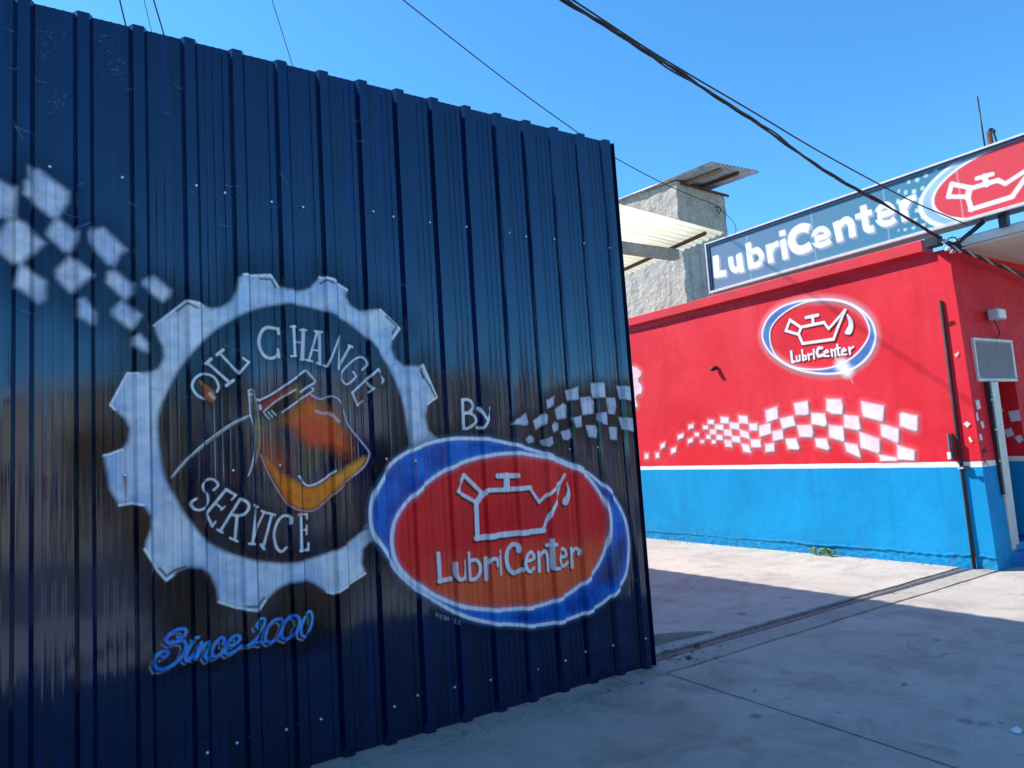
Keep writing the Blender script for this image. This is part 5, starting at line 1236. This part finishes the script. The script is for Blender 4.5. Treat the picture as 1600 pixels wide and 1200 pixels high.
# security camera
Pc = at_x((1116, 577), XW - 0.06)
sc_ = empty('security_camera', (XW - 0.05, Pc[1], Pc[2]), 'tiny dark security camera on the red side wall', 'camera')
m = MB(); m.tube([(XW + 0.003, Pc[1], Pc[2] + 0.02), (XW - 0.05, Pc[1], Pc[2] + 0.02)], 0.012, 8); m.build('bracket', M['black'], sc_, True)
m = MB(); m.tube([(XW - 0.02, Pc[1] - 0.03, Pc[2] + 0.03), (XW - 0.06, Pc[1], Pc[2] + 0.01), (XW - 0.11, Pc[1] + 0.012, Pc[2] - 0.002)], [0.026, 0.034, 0.032], 10); m.build('barrel', M['black'], sc_, True)
# antenna and mast on the roof
yy = 4.2
A0, A1 = at_y((1527, 151), yy), at_y((1541, 222), yy)
an = empty('antenna_mast', (A1[0], yy, 3.58), 'rusty mast stub with thin whip antenna standing on the roof behind the sign', 'antenna')
m = MB(); m.tube([(A1[0] - 0.05, yy, A1[2] - 0.3), A0], 0.011, 6); m.build('whip', M['dark_steel'], an, True)
B0, B1 = at_y((1544, 206), yy), at_y((1548, 225), yy)
m = MB(); m.tube([(B1[0], yy, 3.58), (B1[0], yy, B0[2])], 0.036, 10); m.build('mast', M['rust'], an, True)
m = MB(); m.tube(curve_through([(B1[0], yy, B0[2] - 0.01), (B1[0] + 0.06, yy, B0[2] + 0.05), (B1[0] + 0.16, yy, B0[2] + 0.04)], 5), 0.026, 8); m.build('elbow', M['dark_steel'], an, True)
m = MB(); m.tube(curve_through([(B1[0] + 0.14, yy, B0[2] + 0.03), (B1[0] + 0.19, yy, B0[2] - 0.10), (B1[0] + 0.14, yy, B0[2] - 0.26)], 6), 0.012, 6); m.build('cable_loop', M['black'], an, True)

# ================================================================== WEED AND LITTER
W0 = at_z((1299, 866)); wx = XW - 0.06
wd = empty('weed', (wx, W0[1], 0), 'small green weed growing at the foot of the blue wall', 'weed')
for k in range(40):
    a = random.uniform(0, 2 * math.pi); l = random.uniform(0.06, 0.16); h = random.uniform(0.02, 0.11); w = random.uniform(0.010, 0.022)
    o = Vector((wx + random.uniform(-.05, .03), W0[1] + random.uniform(-.15, .15), 0.005)); d = Vector((math.cos(a) * 0.6 - 0.25, math.sin(a), 0)); s_ = Vector((-d.y, d.x, 0)).normalized() * w
    m = MB(); p1 = o + d * l * 0.5 + Vector((0, 0, h)); p2 = o + d * l + Vector((0, 0, h * 0.8))
    m.add([o, p1 + s_, p1 - s_ + Vector((0, 0, .004)), p2, p1 + Vector((0, 0, -.006))], [(0, 4, 1), (0, 2, 4), (1, 4, 3), (4, 2, 3)]); m.build('leaf', M['leaf'], wd)
scrap = simple('white_paper', (0.72, 0.72, 0.74), 0.8, 0, 0.1, 30, 0.2); capb = simple('blue_plastic_cap', (0.02, 0.06, 0.35), 0.4, 0, 0.1, 30, 0); pinkp = simple('faded_red_wrapper', (0.45, 0.22, 0.2), 0.7, 0, 0.2, 30, 0); stone = simple('dark_stone', (0.07, 0.06, 0.055), 0.9, 0, 0.3, 40, 0.5); tan = simple('dry_leaf', (0.32, 0.19, 0.09), 0.8, 0, 0.3, 30, 0.2)
def crumple(name, q, size, h, mat, label, cat, seed):
    P = at_z(q, 0.0); r = random.Random(seed); m = MB(); n = 9
    top = []
    for i in range(n):
        a = 2 * math.pi * i / n; rr = size * r.uniform(0.6, 1.0); m.v.append((P[0] + rr * math.cos(a), P[1] + rr * math.sin(a) * 0.7, 0.002 + h * r.uniform(0, 0.5)))
    m.v += [(P[0] + size * 0.25, P[1], 0.004 + h), (P[0] - size * 0.3, P[1] + size * 0.1, 0.004 + h * 0.8), (P[0], P[1], -0.004)]
    for i in range(n):
        j = (i + 1) % n; m.f += [(i, j, n if (math.cos(2 * math.pi * (i + .5) / n) > 0) else n + 1), (j, i, n + 2)]
    m.f += [(n, n + 1, 2), (n + 1, n, 7)]
    tag(m.build(name, mat, None), label, cat)
crumple('paper_scrap', (1588, 1143), 0.045, 0.02, scrap, 'white paper scrap on the pavement near the right edge', 'litter', 1)
crumple('bottle_cap', (1003, 1068), 0.020, 0.012, capb, 'blue plastic bottle cap on the pavement by the fence end', 'litter', 2)
crumple('wrapper', (1413, 1070), 0.030, 0.012, pinkp, 'faded red wrapper scrap in the middle of the pavement', 'litter', 3)
crumple('stone', (1077, 1031), 0.030, 0.03, stone, 'dark stone lying by the gate sill near the fence end', 'stone', 4)
crumple('wrapper', (1180, 1079), 0.022, 0.008, pinkp, 'small faded pink scrap on the pavement by the joint', 'litter', 5)
crumple('dry_leaf', (858, 1093), 0.028, 0.012, tan, 'curled brown leaf at the foot of the fence', 'leaf', 6)
crumple('bottle_cap', (952, 1080), 0.014, 0.008, capb, 'dark blue cap lying left of the fence end', 'litter', 8)
crumple('stone', (1090, 1012), 0.05, 0.03, stone, 'heap of dark grit at the end of the gate track', 'stone', 9)
crumple('dry_leaf', (1000, 1052), 0.02, 0.010, tan, 'pale brown leaf right at the fence end corner', 'leaf', 10)

gr_ = MB(); rg = random.Random(21)
def pebble(x, y, z, sz):
    a = rg.uniform(0, 6.28); c_, s2 = math.cos(a) * sz, math.sin(a) * sz
    gr_.add([(x + c_, y + s2, z), (x - s2, y + c_, z), (x - c_, y - s2, z), (x + s2, y - c_, z), (x + 0.2 * c_, y + 0.2 * s2, z + sz * rg.uniform(0.5, 1.0))], [(0, 1, 4), (1, 2, 4), (2, 3, 4), (3, 0, 4)])
for k in range(260):
    x = rg.uniform(3.65, 8.5); pebble(x, 4.10 + abs(rg.gauss(0, 0.06)), 0.006 if rg.random() < .4 else -0.004, rg.uniform(0.003, 0.011))
for k in range(160): pebble(rg.uniform(0.6, 3.7), 3.86 - abs(rg.gauss(0, 0.07)), 0.002, rg.uniform(0.002, 0.008))
for k in range(150): pebble(XW - 0.015 - abs(rg.gauss(0, 0.05)), rg.uniform(3.9, 9.3), 0.008, rg.uniform(0.003, 0.012))
for k in range(120): pebble(rg.uniform(3.0, 8.5), rg.uniform(1.5, 3.8), 0.001, rg.uniform(0.002, 0.006))
for k in range(60): pebble(3.8 + abs(rg.gauss(0, .25)), 4.05 + rg.gauss(0, .12), 0.006, rg.uniform(0.004, 0.014))
tag(gr_.build('grit', M['grime'], None), 'dark grit and small stones along the gate track and wall feet', 'grit', kind='stuff')

# ================================================================== ACROSS THE STREET (mirrored in the enamel)
def house(x0, x1, h, col, label, openings, parapet=0.3, depth=7.0):
    hs_ = empty('house', ((x0 + x1) / 2, -12.2, 0), label, 'house', 'houses across the street')
    wm = simple('house_plaster', col, 0.85, 0, 0.12, 1.5, 0.4, 20)
    boxes('wall', wm, hs_, (x0, x1, -12.2 - depth, -12.2, -0.1, h))
    boxes('parapet', M['white_slab'], hs_, (x0 - 0.06, x1 + 0.06, -12.3 - depth, -12.12, h + 0.002, h + parapet), bevel=0.02)
    for k, (a, w, z0, z1) in enumerate(openings):
        nm = 'door' if z0 < 0.2 else 'window'
        fr = boxes(nm, M['wood'] if nm == 'door' else M['white_slab'], hs_, (x0 + a, x0 + a + w, -12.198, -12.13, z0, z1), bevel=0.01)
        boxes('pane', M['glass'], fr, (x0 + a + 0.08, x0 + a + w - 0.08, -12.129, -12.12, z0 + 0.08 + (0.9 if nm == 'door' else 0), z1 - 0.08))
house(-22, -12.2, 4.4, (0.30, 0.23, 0.20), 'brown plastered house across the street, farthest left', [(1, 1.0, 0, 2.1), (3, 1.4, 1.0, 2.2), (6.5, 1.4, 1.0, 2.2)])
house(-12.0, -3.6, 5.4, (0.26, 0.18, 0.15), 'tall brick brown house across the street, left of the ochre one', [(1, 1.5, 0.9, 2.3), (4, 1.0, 0, 2.1), (6, 1.4, 1.0, 2.2)])
house(-3.4, 5.6, 3.7, (0.70, 0.50, 0.31), 'low ochre house across the street with two windows', [(1, 1.3, 1.0, 2.2), (3.8, 1.0, 0, 2.1), (6, 1.3, 1.0, 2.2)])
house(5.8, 14.0, 4.1, (0.70, 0.58, 0.45), 'cream house across the street with a wide garage door', [(0.8, 3.0, 0, 2.5), (5.0, 1.3, 1.0, 2.2)])
house(14.2, 24.0, 3.8, (0.45, 0.30, 0.24), 'reddish house across the street, farthest right', [(1, 1.2, 1.0, 2.2), (4.5, 1.0, 0, 2.1), (7, 1.3, 1.0, 2.2)])
def tree(x, y, h, r, label, seed):
    rr = random.Random(seed); t = empty('street_tree', (x, y, 0), label, 'tree', 'trees across the street')
    m = MB(); m.tube([(x, y, -0.1), (x + 0.05, y, h * 0.3), (x, y + 0.05, h * 0.55)], [0.14, 0.11, 0.06], 9)
    for k in range(6):
        a = k * 1.05; m.tube([(x, y, h * 0.38), (x + r * .5 * math.cos(a), y + r * .5 * math.sin(a), h * 0.62), (x + r * .8 * math.cos(a), y + r * .8 * math.sin(a), h * 0.8)], [0.05, 0.035, 0.012], 6)
    m.build('trunk', M['bark'], t, True)
    m = MB()
    cl = [(Vector((x + rr.gauss(0, r * .45), y + rr.gauss(0, r * .45), h * 0.72 + rr.gauss(0, h * .12))), rr.uniform(.25, .55) * r) for _ in range(26)]
    for c, cr in cl:
        for k in range(80):
            p = c + Vector((rr.gauss(0, 1), rr.gauss(0, 1), rr.gauss(0, .8))) * cr * 0.55
            d = Vector((rr.uniform(-1, 1), rr.uniform(-1, 1), rr.uniform(-.6, .3))).normalized(); s_ = d.cross(Vector((rr.random(), rr.random(), 1))).normalized() * 0.05; d *= 0.12
            m.add([p, p + d * .5 + s_, p + d, p + d * .5 - s_], [(0, 1, 2, 3)])
    m.build('crown', M['treeleaf'], t)
tree(-5.5, -10.8, 4.2, 1.3, 'small street tree in front of the brick brown house', 1)
tree(3.2, -10.9, 3.6, 1.1, 'low street tree in front of the ochre house', 2)
tree(11.0, -10.8, 4.6, 1.5, 'bushy street tree in front of the cream house', 3)
